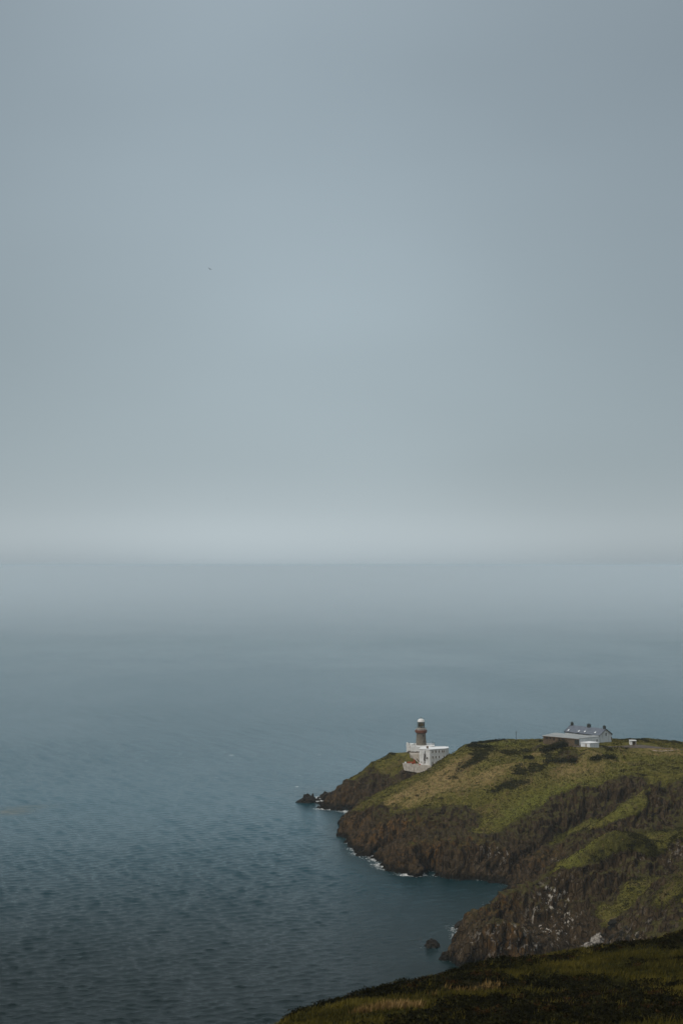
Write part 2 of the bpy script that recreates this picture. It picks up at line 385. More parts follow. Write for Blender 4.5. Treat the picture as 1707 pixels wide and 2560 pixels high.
# ------------------------------------------------------------------ land material
def land_material():
    m = MT('headland_ground')
    rockA, dry, shrub, orange, white, lush, path = [m.attr(a) for a in ('rock', 'dry', 'shrub', 'orange', 'guano', 'lush', 'bare')]
    z = m.z()
    # grass
    g1 = m.noise(.09, 4, .6); g2 = m.noise(.55, 4, .65); g3 = m.noise(1.9, 3, .7)
    streak = m.noise(1.0, 4, .65, m.map((.9, .35, .35), (0, 0, .6)))
    col = m.mix(m.step(g2, .35, .66), (.085, .078, .015), (.175, .152, .034))
    col = m.mix(m.math('MULTIPLY', m.step(m.math('ADD', m.math('MULTIPLY', g1, .6), m.math('MULTIPLY', streak, .4)), .5, .62), .7), col, (.150, .100, .046))
    dr = m.math('MULTIPLY', dry, m.step(m.math('ADD', m.math('MULTIPLY', g2, .5), m.math('MULTIPLY', streak, .5)), .38, .58))
    col = m.mix(dr, col, m.mix(m.step(g3, .35, .65), (.26, .175, .072), (.42, .31, .14)))
    col = m.mix(m.math('MULTIPLY', lush, m.step(g2, .3, .6)), col, m.mix(g3, (.110, .120, .020), (.200, .190, .040)))
    sh = m.math('ADD', m.math('MULTIPLY', shrub, .62), m.math('MULTIPLY', m.math('SUBTRACT', m.math('MULTIPLY', m.math('ADD', g2, streak), .5), .5), 3.6))
    col = m.mix(m.math('MULTIPLY', m.step(sh, .42, .95), .72), col, m.mix(m.step(g3, .4, .65), (.026, .027, .009), (.052, .050, .015)))
    col = m.mix(m.math('MULTIPLY', m.step(g3, .50, .66), .62), col, (.030, .027, .010))
    col = m.mix(m.math('MULTIPLY', m.step(m.noise(.85, 2, .5), .56, .66), .5), col, (.034, .034, .011))
    # rock : strata run steeply, up to the right
    sv_ = m.map((1.2, .7, .11), (.20, -.42, .2))
    r1 = m.noise(.5, 5, .7, sv_, .6); r2 = m.noise(1.5, 4, .7, sv_, .3); r3 = m.noise(.16, 3, .6)
    rc = m.mix(m.step(r1, .36, .64), (.013, .0085, .0042), (.072, .048, .025))
    rc = m.mix(m.math('MULTIPLY', m.step(r2, .55, .70), .6), rc, (.165, .130, .086))
    rc = m.mix(m.math('MULTIPLY', m.step(m.noise(.23, 3, .6, sv_), .46, .64), .55), rc, (.075, .050, .026))
    rc = m.mix(m.math('MULTIPLY', orange, m.step(m.math('ADD', m.math('MULTIPLY', r1, .5), m.math('MULTIPLY', g2, .5)), .46, .60)), rc, m.mix(r2, (.075, .040, .012), (.17, .088, .028)))
    gu = m.math('MULTIPLY', m.step(m.noise(.55, 5, .72, m.map((1, 1, .6))), .56, .63), m.math('ADD', white, .05, clamp=True))
    rc = m.mix(gu, rc, (.50, .45, .38))
    vd, vc = m.voro(.55, m.map((1, 1, .45), (.2, -.4, .2)), 'DISTANCE_TO_EDGE')
    rc = m.mix(m.math('MULTIPLY', m.step(vd, .08, .0), .5), rc, (.010, .008, .006))
    # green tufts on ledges
    gn = m.n.new('ShaderNodeNewGeometry'); gs = m.n.new('ShaderNodeSeparateXYZ'); m.l.new(gn.outputs['Normal'], gs.inputs[0])
    up = m.math('ADD', gs.outputs['Z'], m.math('MULTIPLY', m.math('SUBTRACT', g2, .5), .8))
    tuft = m.math('MULTIPLY', m.step(up, .66, .90), m.step(z, 7.0, 15.0))
    rc = m.mix(m.math('MULTIPLY', tuft, .75), rc, m.mix(g3, (.045, .044, .012), (.115, .098, .030)))
    # wet black band of the tide
    zz = m.math('ADD', z, m.math('MULTIPLY', m.math('SUBTRACT', g2, .5), 3.0))
    rc = m.mix(m.step(zz, 2.6, .7), rc, (.012, .010, .007))
    rk = m.step(m.math('ADD', rockA, m.math('MULTIPLY', m.math('SUBTRACT', m.math('MULTIPLY', m.math('ADD', g2, m.math('ADD', g3, m.math('SUBTRACT', streak, .5))), .5), .5), 1.9)), .34, .66)
    col = m.mix(rk, col, rc)
    col = m.mix(path, col, m.mix(g3, (.085, .072, .058), (.12, .10, .08)))
    hb = m.math('ADD', m.math('MULTIPLY', r1, .9), m.math('ADD', m.math('MULTIPLY', r2, .45), m.math('MULTIPLY', m.step(vd, 0, .1), .35)))
    hg = m.math('ADD', m.math('MULTIPLY', g3, .55), m.math('MULTIPLY', m.noise(5.0, 3, .7), .25))
    hm = m.n.new('ShaderNodeMix'); m.l.new(rk, hm.inputs[0]); m.l.new(hg, hm.inputs[2]); m.l.new(hb, hm.inputs[3])
    nb = m.bump(hm.outputs[0], 1.3)
    return m.done(col, .92, nb, .06)
M_LAND = land_material()

def add_attr(me, name, vals):
    a = me.attributes.new(name, 'FLOAT', 'POINT'); a.data.foreach_set('value', np.asarray(vals, np.float32))

def grid_mesh(name, xs, ys, V):
    nx, ny = len(xs), len(ys)
    idx = np.arange(nx * ny).reshape(ny, nx)
    q = np.stack([idx[:-1, :-1], idx[:-1, 1:], idx[1:, 1:], idx[1:, :-1]], -1).reshape(-1, 4)
    return quads(name, V, q)
def quads(name, V, q):
    me = bpy.data.meshes.new(name)
    me.vertices.add(len(V)); me.vertices.foreach_set('co', np.asarray(V, np.float32).ravel())
    k = q.shape[1]
    me.loops.add(q.size); me.loops.foreach_set('vertex_index', q.ravel().astype(np.int32))
    me.polygons.add(len(q)); me.polygons.foreach_set('loop_start', np.arange(0, q.size, k, dtype=np.int32)); me.polygons.foreach_set('loop_total', np.full(len(q), k, np.int32))
    me.update(calc_edges=True)
    return me
def link(name, me, mat, parent=None, **props):
    if mat is not None and not me.materials: me.materials.append(mat)
    o = bpy.data.objects.new(name, me); COL.objects.link(o)
    if parent is not None: o.parent = parent
    for k, v in props.items(): o[k] = v
    return o
def ident(o, label, cat, group=None):
    o['label'] = label; o['category'] = cat
    if group: o['group'] = group
    return o

# patches of colour and growth, placed where the photograph shows them on the land
def blob(W, X, Y, u, v, rx, ry, ang=0, amp=1.0, dmin=300):
    p = ground(u, v, dmin)
    c, s = math.cos(math.radians(ang)), math.sin(math.radians(ang))
    dx, dy = X - p[0], Y - p[1]
    a, b = (dx * c + dy * s) / rx, (-dx * s + dy * c) / ry
    W += amp * np.exp(-(a * a + b * b))

def axis(segs):
    out = [segs[0][0]]
    for a, b, s in segs:
        n = max(1, int(round((b - a) / s))); out.extend(list(a + (b - a) * np.arange(1, n + 1) / n))
    return np.array(out)

FLATS = ((1400, 1859, 652, 15), (1465, 1858, 652, 17), (1475, 1869, 634, 9), (1600, 1864, 642, 12), (1040, 1881, 732, 17), (1040, 1912, 715, 11))
def build_headland():
    xs = axis([(-60, -14, 3.0), (-14, 158, .43), (158, 200, 1.2), (200, 420, 8)])
    ys = axis([(250, 395, 2.5), (395, 750, .43), (750, 790, 1.4)])
    X, Y = np.meshgrid(xs, ys)
    Hb = base_h(X, Y).reshape(X.shape)
    # large irregularity
    FL = np.zeros_like(X)
    for u, v, d, r in FLATS:
        p = PD(u, v, d); FL = np.maximum(FL, np.exp(-(((X - p[0]) ** 2 + (Y - p[1]) ** 2) / r ** 2) ** 2))
    Hb = Hb + fbm(X / 26, Y / 26, s=3, o=3) * 1.7 * sstep(0, 8, Hb) * (1 - FL) * (1 - .9 * sstep(615, 650, Y))
    dzx = np.gradient(Hb, xs, axis=1); dzy = np.gradient(Hb, ys, axis=0)
    slope = np.hypot(dzx, dzy)
    x, y, h = X.ravel(), Y.ravel(), Hb.ravel()
    sl_ = slope.ravel()
    n1 = fbm(x / 9, y / 9, s=21, o=4)
    R = sstep(.50, .82, sl_ + n1 * .42)
    R = np.maximum(R, sstep(9.0, 3.0, h + n1 * 4))
    # hand-placed rock / grass
    rk = np.zeros_like(x)
    for q in ((1570, 2150, 7, 5, 0, .8), (1500, 2160, 6, 5, 0, .7), (1640, 2170, 6, 5, 0, .6), (1060, 2095, 14, 9, 0, 1.2), (1130, 2095, 14, 9, 0, 1.2), (1200, 2100, 14, 9, 0, 1.2), (1130, 2030, 14, 7, 0, 1.1), (1190, 2060, 12, 9, 0, 1.1), (1080, 2060, 14, 6, 0, 1.1), (1300, 2100, 10, 9, 0, 1.0), (1280, 2260, 10, 9, 0, 1.0), (1330, 2240, 8, 6, 0, .9), (1420, 2200, 8, 4, 0, .9), (1350, 2150, 8, 6, 0, 1), (1000, 2110, 22, 9, -20, 1.2), (900, 2080, 16, 9, -40, 1.3), (1120, 2045, 18, 7, -10, .8), (1040, 2030, 14, 6, -10, .6), (1200, 2110, 20, 9, 0, 1.2), (1250, 2150, 14, 9, 0, 1.2), (1330, 2060, 12, 7, 30, 1.0), (1400, 2040, 12, 8, 30, 1.1),
              (1440, 2010, 14, 8, 30, 1.0), (1510, 1985, 14, 6, 20, .9), (1570, 1975, 10, 6, 20, .8), (1330, 2180, 10, 8, 0, 1.2), (1450, 2110, 10, 8, 0, 1.0), (1550, 2060, 12, 10, 0, .9), (1650, 2050, 12, 14, 0, .9), (1690, 2000, 10, 10, 0, .8),
              (1200, 2330, 14, 14, 0, 1.3), (1300, 2300, 14, 14, 0, 1.3), (1380, 2260, 12, 14, 0, 1.2), (1440, 2220, 10, 10, 0, 1.0), (1500, 2210, 9, 9, 0, .8), (1560, 2350, 9, 12, 0, 1.0), (1610, 2340, 6, 10, 0, .8), (960, 1960, 12, 8, 0, .7), (900, 1975, 10, 8, 0, 1.0), (1590, 2160, 5, 5, 0, .9), (1675, 2140, 6, 5, 0, .7)):
        blob(rk, x, y, *q)
    gr = np.zeros_like(x)
    for q in ((1000, 1975, 14, 9, -10, .9), (1080, 1940, 16, 12, -10, 1.2), (1180, 1940, 20, 12, 0, 1.2), (1260, 1990, 16, 10, 40, 1.0), (1330, 1970, 16, 9, 20, 1.1), (1210, 2010, 10, 7, 30, .8), (1450, 1940, 30, 9, 0, 1.2), (1600, 1920, 30, 9, 0, 1.2), (1000, 1905, 12, 9, 0, 1.2), (960, 1920, 8, 7, 0, .8),
              (1230, 2045, 9, 7, 30, 1.2), (1200, 2075, 6, 4, 0, .9), (1380, 2118, 7, 3.5, 10, 1.3), (1410, 2103, 7, 4, 10, 1.6), (1440, 2085, 7, 4.4, 10, 1.9), (1480, 2062, 7, 4.6, 5, 2.0), (1520, 2044, 7, 4.6, 5, 2.0), (1560, 2022, 7, 4.6, 10, 2.0), (1600, 2000, 6, 5, 40, 2.0), (1330, 2150, 5, 3, 0, .8), (1640, 1956, 7, 4, 10, 1.5), (1390, 2191, 6, 3, 5, 1.6), (1425, 2170, 7, 3.4, 5, 1.8), (1460, 2151, 7, 3.6, 5, 1.8), (1490, 2130, 7, 4, 5, 1.8), (1340, 2212, 6, 2.2, 5, 1.1), (1300, 2228, 5, 2, 5, .7), (1560, 2097, 9, 4, 0, 1.1), (1600, 2108, 9, 4, 0, 1.0), (1640, 2120, 9, 5, 0, .8), (1560, 2250, 9, 9, 0, 1.0), (1620, 2230, 9, 9, 0, 1.1), (1500, 2130, 6, 5, 0, 1.0), (1680, 2240, 7, 9, 0, .9), (1640, 2260, 4, 7, 0, .6)):
        blob(gr, x, y, *q)
    R = np.clip(R + rk * 1.0 - gr * .85 * sstep(3, 8, h), 0, 1)
    R = np.maximum(R, sstep(4.2, 1.8, h + n1 * 1.5))
    # building platforms stay level
    flat = FL.ravel()
    # normals of the base surface
    nxv, nyv = -dzx.ravel(), -dzy.ravel(); nl = np.sqrt(nxv ** 2 + nyv ** 2 + 1); nxv /= nl; nyv /= nl; nzv = 1 / nl
    # strata frame: s runs steeply up to the right
    s = np.array((.42, .30, .86)); s /= np.linalg.norm(s)
    a = np.cross(s, (0, 1, 0)); a /= np.linalg.norm(a); b = np.cross(s, a)
    ps, pa, pb = x * s[0] + y * s[1] + h * s[2], x * a[0] + y * a[1] + h * a[2], x * b[0] + y * b[1] + h * b[2]
    D = R * (ridged(pa / 6.0, pb / 9.0, ps / 34, 31, 3) * 1.9 - .5)
    D += R * facets(pa / 3.4, pb / 6.0, ps / 12.0, 41) * .8
    D += R * facets(pa / 1.5, pb / 2.6, ps / 4.5, 51) * .35
    wob = fbm(x / 8, y / 8, h / 8, s=57, o=3)
    for per_, am_ in ((6.3, 1.5), (2.3, .75)):
        ph_ = pa / per_ + pb / (per_ * 5) + wob * (1.1 if per_ > 4 else 2.0); t_ = ph_ - np.floor(ph_)
        D += R * (np.where(t_ < .82, t_ / .82, (1 - t_) / .18) - .5) * am_ * (.6 + .8 * sstep(-.4, .5, fbm(x / 12, y / 12, h / 10, s=58 + int(per_), o=2)))
    D += R * ridged(pa / 1.7, pb / 1.7, ps / 7, 61, 2) * .42
    hum = fbm(x / 3.2, y / 3.2, s=71, o=3) * .34 + fbm(x / 9.0, y / 9.0, s=75, o=2) * .55
    hum = hum + fbm(x / 1.5, y / 1.5, s=73, o=2) * .30
    gul = (ridged(x / 16 + y / 40, y / 60, s=77, o=2)) * 1.2 * sstep(.15, .5, sl_)
    D += (1 - R) * (hum + gul) * (1 - flat)
    D *= 1 - flat * .9
    D *= sstep(-6, 1.0, h) * .7 + .3
    inb = ((x > -16) & (x < 175)) * 1.0
    V = np.stack([x + nxv * D * inb, y + nyv * D * inb, h + nzv * D], 1)
    me = grid_mesh('headland', xs, ys, V)
    add_attr(me, 'rock', R)
    for nm, L in (('dry', ((1120, 1930, 14, 8, 30, 1.0), (1180, 1905, 12, 5, 20, .7), (1060, 1985, 12, 6, 20, .9), (1230, 1935, 10, 5, 0, .7), (1440, 1930, 12, 6, 0, .8), (1000, 1990, 12, 4, 20, .6), (1350, 1885, 6, 3, 0, .7), (1400, 1900, 20, 2.5, 0, .6), (1660, 1885, 14, 3, 0, .6), (1110, 1960, 14, 6, 30, .9),
                           (1430, 1960, 8, 5, 0, .6), (1650, 1872, 9, 1.6, 0, 1.4), (970, 2010, 10, 4, 20, .5), (1540, 1848, 10, 5, 0, .6), (940, 1950, 6, 4, 0, .5), (1500, 1890, 20, 3, 0, .5), (1200, 1960, 8, 5, 20, .6))),
                  ('shrub', ((1185, 1868, 8, 5, 0, 1.0), (1190, 1895, 5, 9, -35, .9), (1165, 1915, 5, 8, -35, .9), (1140, 1935, 4, 7, -35, .7), (1230, 1880, 5, 3, 0, .5), (1300, 1880, 12, 3, 0, .5), (1420, 1872, 16, 3.5, 0, .9), (1500, 1874, 14, 3.5, 0, .8), (1560, 1874, 12, 2.5, 0, .6), (1300, 1940, 10, 6, 0, .6), (1340, 1925, 8, 5, 0, .6), (1370, 1945, 7, 5, 0, .5), (1450, 1970, 10, 4, 20, .6), (1520, 1945, 12, 4, 10, .5), (1240, 1975, 10, 5, 20, .45), (1600, 1950, 14, 4, 0, .5), (1030, 1897, 5, 5, 0, .6), (985, 1885, 8, 4, 0, .4),
                             (1590, 1852, 12, 3, 0, .4), (1690, 1852, 8, 3, 0, .7), (1560, 2125, 16, 8, 0, .7), (1480, 2160, 8, 5, 0, .5), (1520, 2150, 10, 6, 0, .4), (1600, 2170, 12, 8, 0, .5), (1640, 2140, 9, 9, 0, .5), (1590, 2250, 12, 9, 0, .35), (1630, 2215, 9, 9, 0, .4), (1690, 2220, 9, 9, 0, .4))),
                  ('orange', ((930, 2075, 16, 5, -30, .9), (1000, 2060, 18, 4, -20, .9), (900, 2050, 10, 4, -40, .8), (1150, 2100, 22, 5, -10, .9), (1040, 2105, 14, 5, -20, .8), (1330, 2160, 6, 6, 30, .8), (1250, 2265, 7, 4, 30, 1.0), (1200, 2290, 6, 4, 30, .9), (1290, 2325, 4, 5, 0, 1.1), (1220, 2345, 5, 4, 0, .8), (870, 1945, 8, 5, 0, .8), (860, 1990, 8, 6, 0, .6), (1380, 2140, 7, 5, 30, .6), (1080, 2130, 14, 5, -10, .6))),
                  ('guano', ((1380, 2300, 6, 6, 0, 1.3), (1390, 2330, 5, 6, 0, 1.3), (1390, 2275, 4, 5, 0, 1.1), (1380, 2240, 4, 4, 0, .8), (1330, 2365, 4, 4, 0, .5), (1180, 2375, 5, 4, 0, .4), (1270, 2355, 8, 3, 0, .4), (1240, 2140, 6, 4, 0, .6), (1600, 2160, 3, 3, 0, .5), (1570, 2335, 6, 5, 0, .45), (1640, 2310, 4, 5, 0, .3), (1400, 2160, 4, 3, 0, .5), (1680, 2130, 5, 4, 0, .3), (1320, 2045, 8, 4, 0, .25))),
                  ('lush', ((1370, 1985, 18, 6, 30, 1.0), (1300, 2020, 12, 6, 40, .9), (1470, 1955, 14, 4, 20, .7), (1250, 1860, 20, 9, 0, 1.2), (1480, 2060, 22, 5, 40, .8), (1560, 2022, 10, 5, 40, .8), (1430, 2166, 12, 4, 30, .7), (1440, 2150, 6, 2, 40, .3), (1250, 1905, 10, 4, 0, .6), (1100, 1960, 8, 4, 0, .35), (1060, 1990, 10, 4, 20, .4), (1600, 1900, 24, 5, 0, .6), (1690, 1905, 12, 5, 0, .5), (1340, 1895, 12, 4, 0, .4), (1640, 1915, 16, 4, 0, .5))),
                  ('bare', ())):
        W = np.zeros_like(x)
        for q in L: blob(W, x, y, *q)
        add_attr(me, nm, np.clip(W, 0, 1.2))
    return link('headland', me, M_LAND, kind='structure')
headland = build_headland()
HM = headland.data
from mathutils.bvhtree import BVHTree
_co = np.empty(len(HM.vertices) * 3, np.float32); HM.vertices.foreach_get('co', _co)

def top_z(x, y):
    r = headland.ray_cast(Vector((x, y, 300)), Vector((0, 0, -1)))
    return r[1][2] if r[0] else hgt(x, y)
def cast(u, v):
    a, fy, fz = ray(u, v)
    r = headland.ray_cast(Vector((0, 0, H)) + Vector((a, fy, fz)) * 300, Vector((a, fy, fz)).normalized())
    return tuple(r[1]) if r[0] else ground(u, v, 300)

#PART2
# ------------------------------------------------------------------ sea
def gh_arr(x, y):
    fx = np.clip((x - GX0) / GS, 0, len(_gx) - 1.001); fy = np.clip((y - GY0) / GS, 0, len(_gy) - 1.001)
    i, j = fx.astype(int), fy.astype(int); a, b = fx - i, fy - j
    return (_GH[j, i] * (1 - a) + _GH[j, i + 1] * a) * (1 - b) + (_GH[j + 1, i] * (1 - a) + _GH[j + 1, i + 1] * a) * b
def sea_material():
    m = MT('sea_water')
    foam, scum, shal, amp = m.attr('foam'), m.attr('scum'), m.attr('shallow'), m.attr('far')
    v1 = m.map((.6, 1.1, 1), (0, 0, .10)); v2 = m.map((.6, 1.2, 1), (0, 0, -.12))
    big = m.noise(.0045, 3, .5, m.map((1, .55, 1), (0, 0, .3)))
    a = m.noise(.75, 4, .62, v1, .35); b = m.noise(1.9, 2, .6, v2, .2)
    far = m.noise(.10, 3, .6, v1, .5)
    near = m.math('SUBTRACT', 1.0, m.math('MULTIPLY', amp, .7))
    h = m.math('MULTIPLY', m.math('ADD', m.math('MULTIPLY', a, .44), m.math('MULTIPLY', b, .14)), m.math('MULTIPLY', near, m.math('SUBTRACT', 1.0, m.math('MULTIPLY', m.attr('camera_dist'), .25))))
    h = m.math('ADD', h, m.math('MULTIPLY', m.math('MULTIPLY', far, amp), m.math('MULTIPLY', m.math('SUBTRACT', 1.0, m.attr('calm')), .7)))
    h = m.math('MULTIPLY', h, m.math('ADD', m.math('MULTIPLY', m.step(big, .35, .65), .7), .5))
    nrm = m.bump(h, 1.0, 1.0)
    out_ = m.attr('camera_dist')
    col = m.mix(out_, (.0006, .0085, .0085), (.0050, .0680, .0960))  # frame-edge dimming put into the water colour: darker towards the camera
    col = m.mix(m.math('MULTIPLY', shal, .6), col, (.003, .020, .021))
    wind = m.noise(1.0, 4, .65, m.map((.085, .022, 1), (0, 0, .08)))
    wind2 = m.noise(1.0, 3, .6, m.map((.010, .0035, 1), (0, 0, .25)))
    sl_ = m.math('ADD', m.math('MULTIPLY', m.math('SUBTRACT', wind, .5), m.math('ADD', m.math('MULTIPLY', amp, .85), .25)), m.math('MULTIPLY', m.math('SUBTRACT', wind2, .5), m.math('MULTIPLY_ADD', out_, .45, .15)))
    m.l.new(m.math('MAXIMUM', m.math('ADD', sl_, m.math('MULTIPLY_ADD', out_, .40, .14), clamp=True), .10), m.b.inputs['Specular IOR Level'])  # sheen lowered near the camera as part of the same dimming
    fn = m.noise(1.0, 6, .78, m.map((.8, .8, 1)), 1.2)
    f = m.step(m.math('ADD', m.math('MULTIPLY', foam, 1.0), m.math('MULTIPLY', m.math('SUBTRACT', fn, .5), 2.4)), .50, .80)
    col = m.mix(f, col, (.60, .59, .56))
    sc_ = m.math('MULTIPLY', scum, m.step(m.noise(1.0, 5, .7, m.map((.14, .45, 1), (0, 0, .2)), .8), .34, .62))
    col = m.mix(m.math('MULTIPLY', sc_, .5), col, (.40, .35, .28))
    rg = m.math('ADD', m.math('MULTIPLY', m.math('MAXIMUM', f, scum), .5), .12)
    m.b.inputs['IOR'].default_value = 1.333
    return m.done(col, rg, nrm)
def build_sea():
    ys = axis([(300, 330, 3.0)])
    ys = list(ys); y = 330.0
    while y < 1500: ys.append(y); y *= 1.0016
    while y < 60000: ys.append(y); y *= 1.025
    ys.append(60000.0); ys = np.array(sorted(set(ys)))
    ts = axis([(-1.2, -.28, .04), (-.28, .262, .0014), (.262, 1.2, .04)])
    T, Y = np.meshgrid(ts, ys); X = T * Y
    x, y = X.ravel(), Y.ravel()
    rng = np.random.default_rng(5)
    z = np.zeros_like(x); dx = np.zeros_like(x); dy = np.zeros_like(x)
    sp = np.maximum(y * .0016, 0.3)
    env = (.8 + .5 * fbm(x / 170, y / 90, s=81, o=2)) * np.clip(.95 + .5 * fbm(x / 7, y / 7, s=85, o=2), .4, 2)
    for k in range(80):
        lam = 1.35 * (4.2 ** (k / 79.0)) * rng.uniform(.9, 1.1)
        ang = math.radians(-90 + rng.normal(8, 25))
        kk = 2 * math.pi / lam
        am = .0040 * lam
        w = sstep(2.3, 3.8, lam / sp) * np.clip(2.0 - y / 720, 0.35, 1.15)
        ph = kk * (x * math.cos(ang) + y * math.sin(ang)) + rng.uniform(0, 6.28)
        wa = am * w
        z += wa * np.sin(ph); dx += wa * .9 * math.cos(ang) * np.cos(ph); dy += wa * .9 * math.sin(ang) * np.cos(ph)
    zp = np.maximum(z - .05, 0); z = z + zp * zp * 2.2
    edge = sstep(300, 345, y) * sstep(.30, .28, np.abs(x / y))
    depth = -gh_arr(x, y); inb = (x > GX0) & (x < GX1) & (y < GY1 - 5)
    depth = np.where(inb, depth, 12)
    calm = .6 + .4 * sstep(1, 9, depth)
    lee = np.exp(-(((x - 58) / 32) ** 2 + ((y - 525) / 40) ** 2))
    calm *= 1 - .25 * lee
    z *= env * edge * calm; dx *= env * edge * calm; dy *= env * edge * calm
    V = np.stack([x + dx, y + dy, z], 1)
    nx, ny = len(ts), len(ys)
    idx = np.arange(nx * ny).reshape(ny, nx)
    q = np.stack([idx[:-1, :-1], idx[:-1, 1:], idx[1:, 1:], idx[1:, :-1]], -1).reshape(-1, 4)
    n = len(V)
    V = np.vstack([V, [[-72000, -60000, 0], [72000, -60000, 0], [-80000, 0, 0], [80000, 0, 0]]])
    q = np.vstack([q, [[n, n + 1, idx[0, -1], idx[0, 0]], [n + 2, n, idx[0, 0], idx[-1, 0]], [n + 1, n + 3, idx[-1, -1], idx[0, -1]]]])
    me = quads('sea', V, q)
    x, y = V[:, 0], V[:, 1]
    depth = np.append(depth, [12] * 4)
    foam = sstep(4.2, .3, depth) * .31 + sstep(1.0, -.2, depth) * .12
    def fb(u, v, rx, ry, a, ang=0):
        p = PZ(u, v); c, s = math.cos(math.radians(ang)), math.sin(math.radians(ang))
        X_, Y_ = x - p[0], y - p[1]
        return a * np.exp(-(((X_ * c + Y_ * s) / rx) ** 2 + ((-X_ * s + Y_ * c) / ry) ** 2))
    for f in ((806, 2000, 5, 7, .75), (812, 1994, 5, 6, .7), (815, 2004, 4, 7, .6), (806, 2023, 4, 3, .5), (784, 2022, 5, 2, .3), (868, 2030, 4, 4, .5), (876, 2036, 4, 3, .6), (735, 2005, 8, 2.5, .42), (886, 2123, 6, 4, .28), (905, 2134, 7, 4, .30), (930, 2148, 6, 5, .30), (940, 2163, 6, 4, .30), (960, 2174, 9, 4, .28), (1000, 2187, 10, 3, .26), (1030, 2188, 5, 2, .35), (1207, 2199, 4, 1.2, .5), (868, 2108, 4, 2, .35),
              (1130, 2318, 4, 6, .42), (1138, 2345, 3, 5, .45), (1062, 2366, 4, 2.5, .35), (1090, 2372, 4, 2, .3), 
              (797, 1942, 2.6, 3.0, .5), (741, 1967, 1.6, 2.5, .75), (750, 1939, 1.2, 2.0, .7), (680, 2005, 4, 1.6, .5), (868, 1859, 2, 3, .6), (800, 1887, 2.5, 3, .6), (580, 1888, 3, 6, .6), (560, 1880, 2, 4, .55), (450, 1885, 1.5, 4, .55), (173, 1889, 2, 4, .6), (365, 1902, 1.8, 4, .6), (300, 1876, 3, 5, .5), (540, 1944, 3, 3, .5), (920, 1905, 2, 2, .0), (640, 1950, 2, 3, .5), (790, 1970, 1.5, 2, .5), (1577, 1838, 1.5, 3, .5)):
        foam = np.maximum(foam, 0) + fb(*f)
    add_attr(me, 'foam', np.clip(foam, 0, 1.2))
    add_attr(me, 'scum', np.clip(fb(28, 2030, 11, 9, .9, 12) + fb(75, 2017, 13, 6, .5, 12), 0, 1))
    add_attr(me, 'shallow', np.clip(sstep(10, 1, depth) + .6 * np.append(lee, [0] * 4), 0, 1))
    add_attr(me, 'camera_dist', sstep(390, 760, y)); add_attr(me, 'far', sstep(650, 2200, y)); add_attr(me, 'calm', sstep(2500, 6000, y))
    for p in (0,): pass
    me.polygons.foreach_set('use_smooth', np.ones(len(me.polygons), bool))
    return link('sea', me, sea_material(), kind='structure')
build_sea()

# ------------------------------------------------------------------ haze : thin even sea air
def build_haze():
    me = bpy.data.meshes.new('haze')
    bm = bmesh.new(); bmesh.ops.create_cube(bm, size=1.0)
    for v in bm.verts:
        v.co = Vector((v.co.x * 170000, v.co.y * 124000, 131.0 if v.co.z > 0 else -24.0))
    bm.to_mesh(me); bm.free()
    m = bpy.data.materials.new('sea_haze'); m.use_nodes = True
    n, l = m.node_tree.nodes, m.node_tree.links
    n.remove(n['Principled BSDF'])
    pv = n.new('ShaderNodeVolumePrincipled')
    pv.inputs['Color'].default_value = (.86, .95, 1.0, 1)
    pv.inputs['Density'].default_value = 0.000065
    pv.inputs['Anisotropy'].default_value = 0.1
    l.new(pv.outputs[0], n['Material Output'].inputs['Volume'])
    pv.inputs['Anisotropy'].default_value = 0.0
    link('haze', me, m, kind='stuff')
    # the bank of sea fog lying on the far water
    me = bpy.data.meshes.new('fog_bank')
    bm = bmesh.new(); bmesh.ops.create_cube(bm, size=1.0)
    for v in bm.verts:
        v.co = Vector((v.co.x * 130000, 2200.0 if v.co.y < 0 else 59500.0, 114.0 if v.co.z > 0 else 0.6))
    bm.to_mesh(me); bm.free()
    m2 = m.copy(); m2.name = 'sea_fog'
    pf = [q for q in m2.node_tree.nodes if q.type == 'PRINCIPLED_VOLUME'][0]
    pf.inputs['Density'].default_value = 0.00058; pf.inputs['Color'].default_value = (.90, .965, 1.0, 1)
    link('fog_bank', me, m2, kind='stuff')
build_haze()

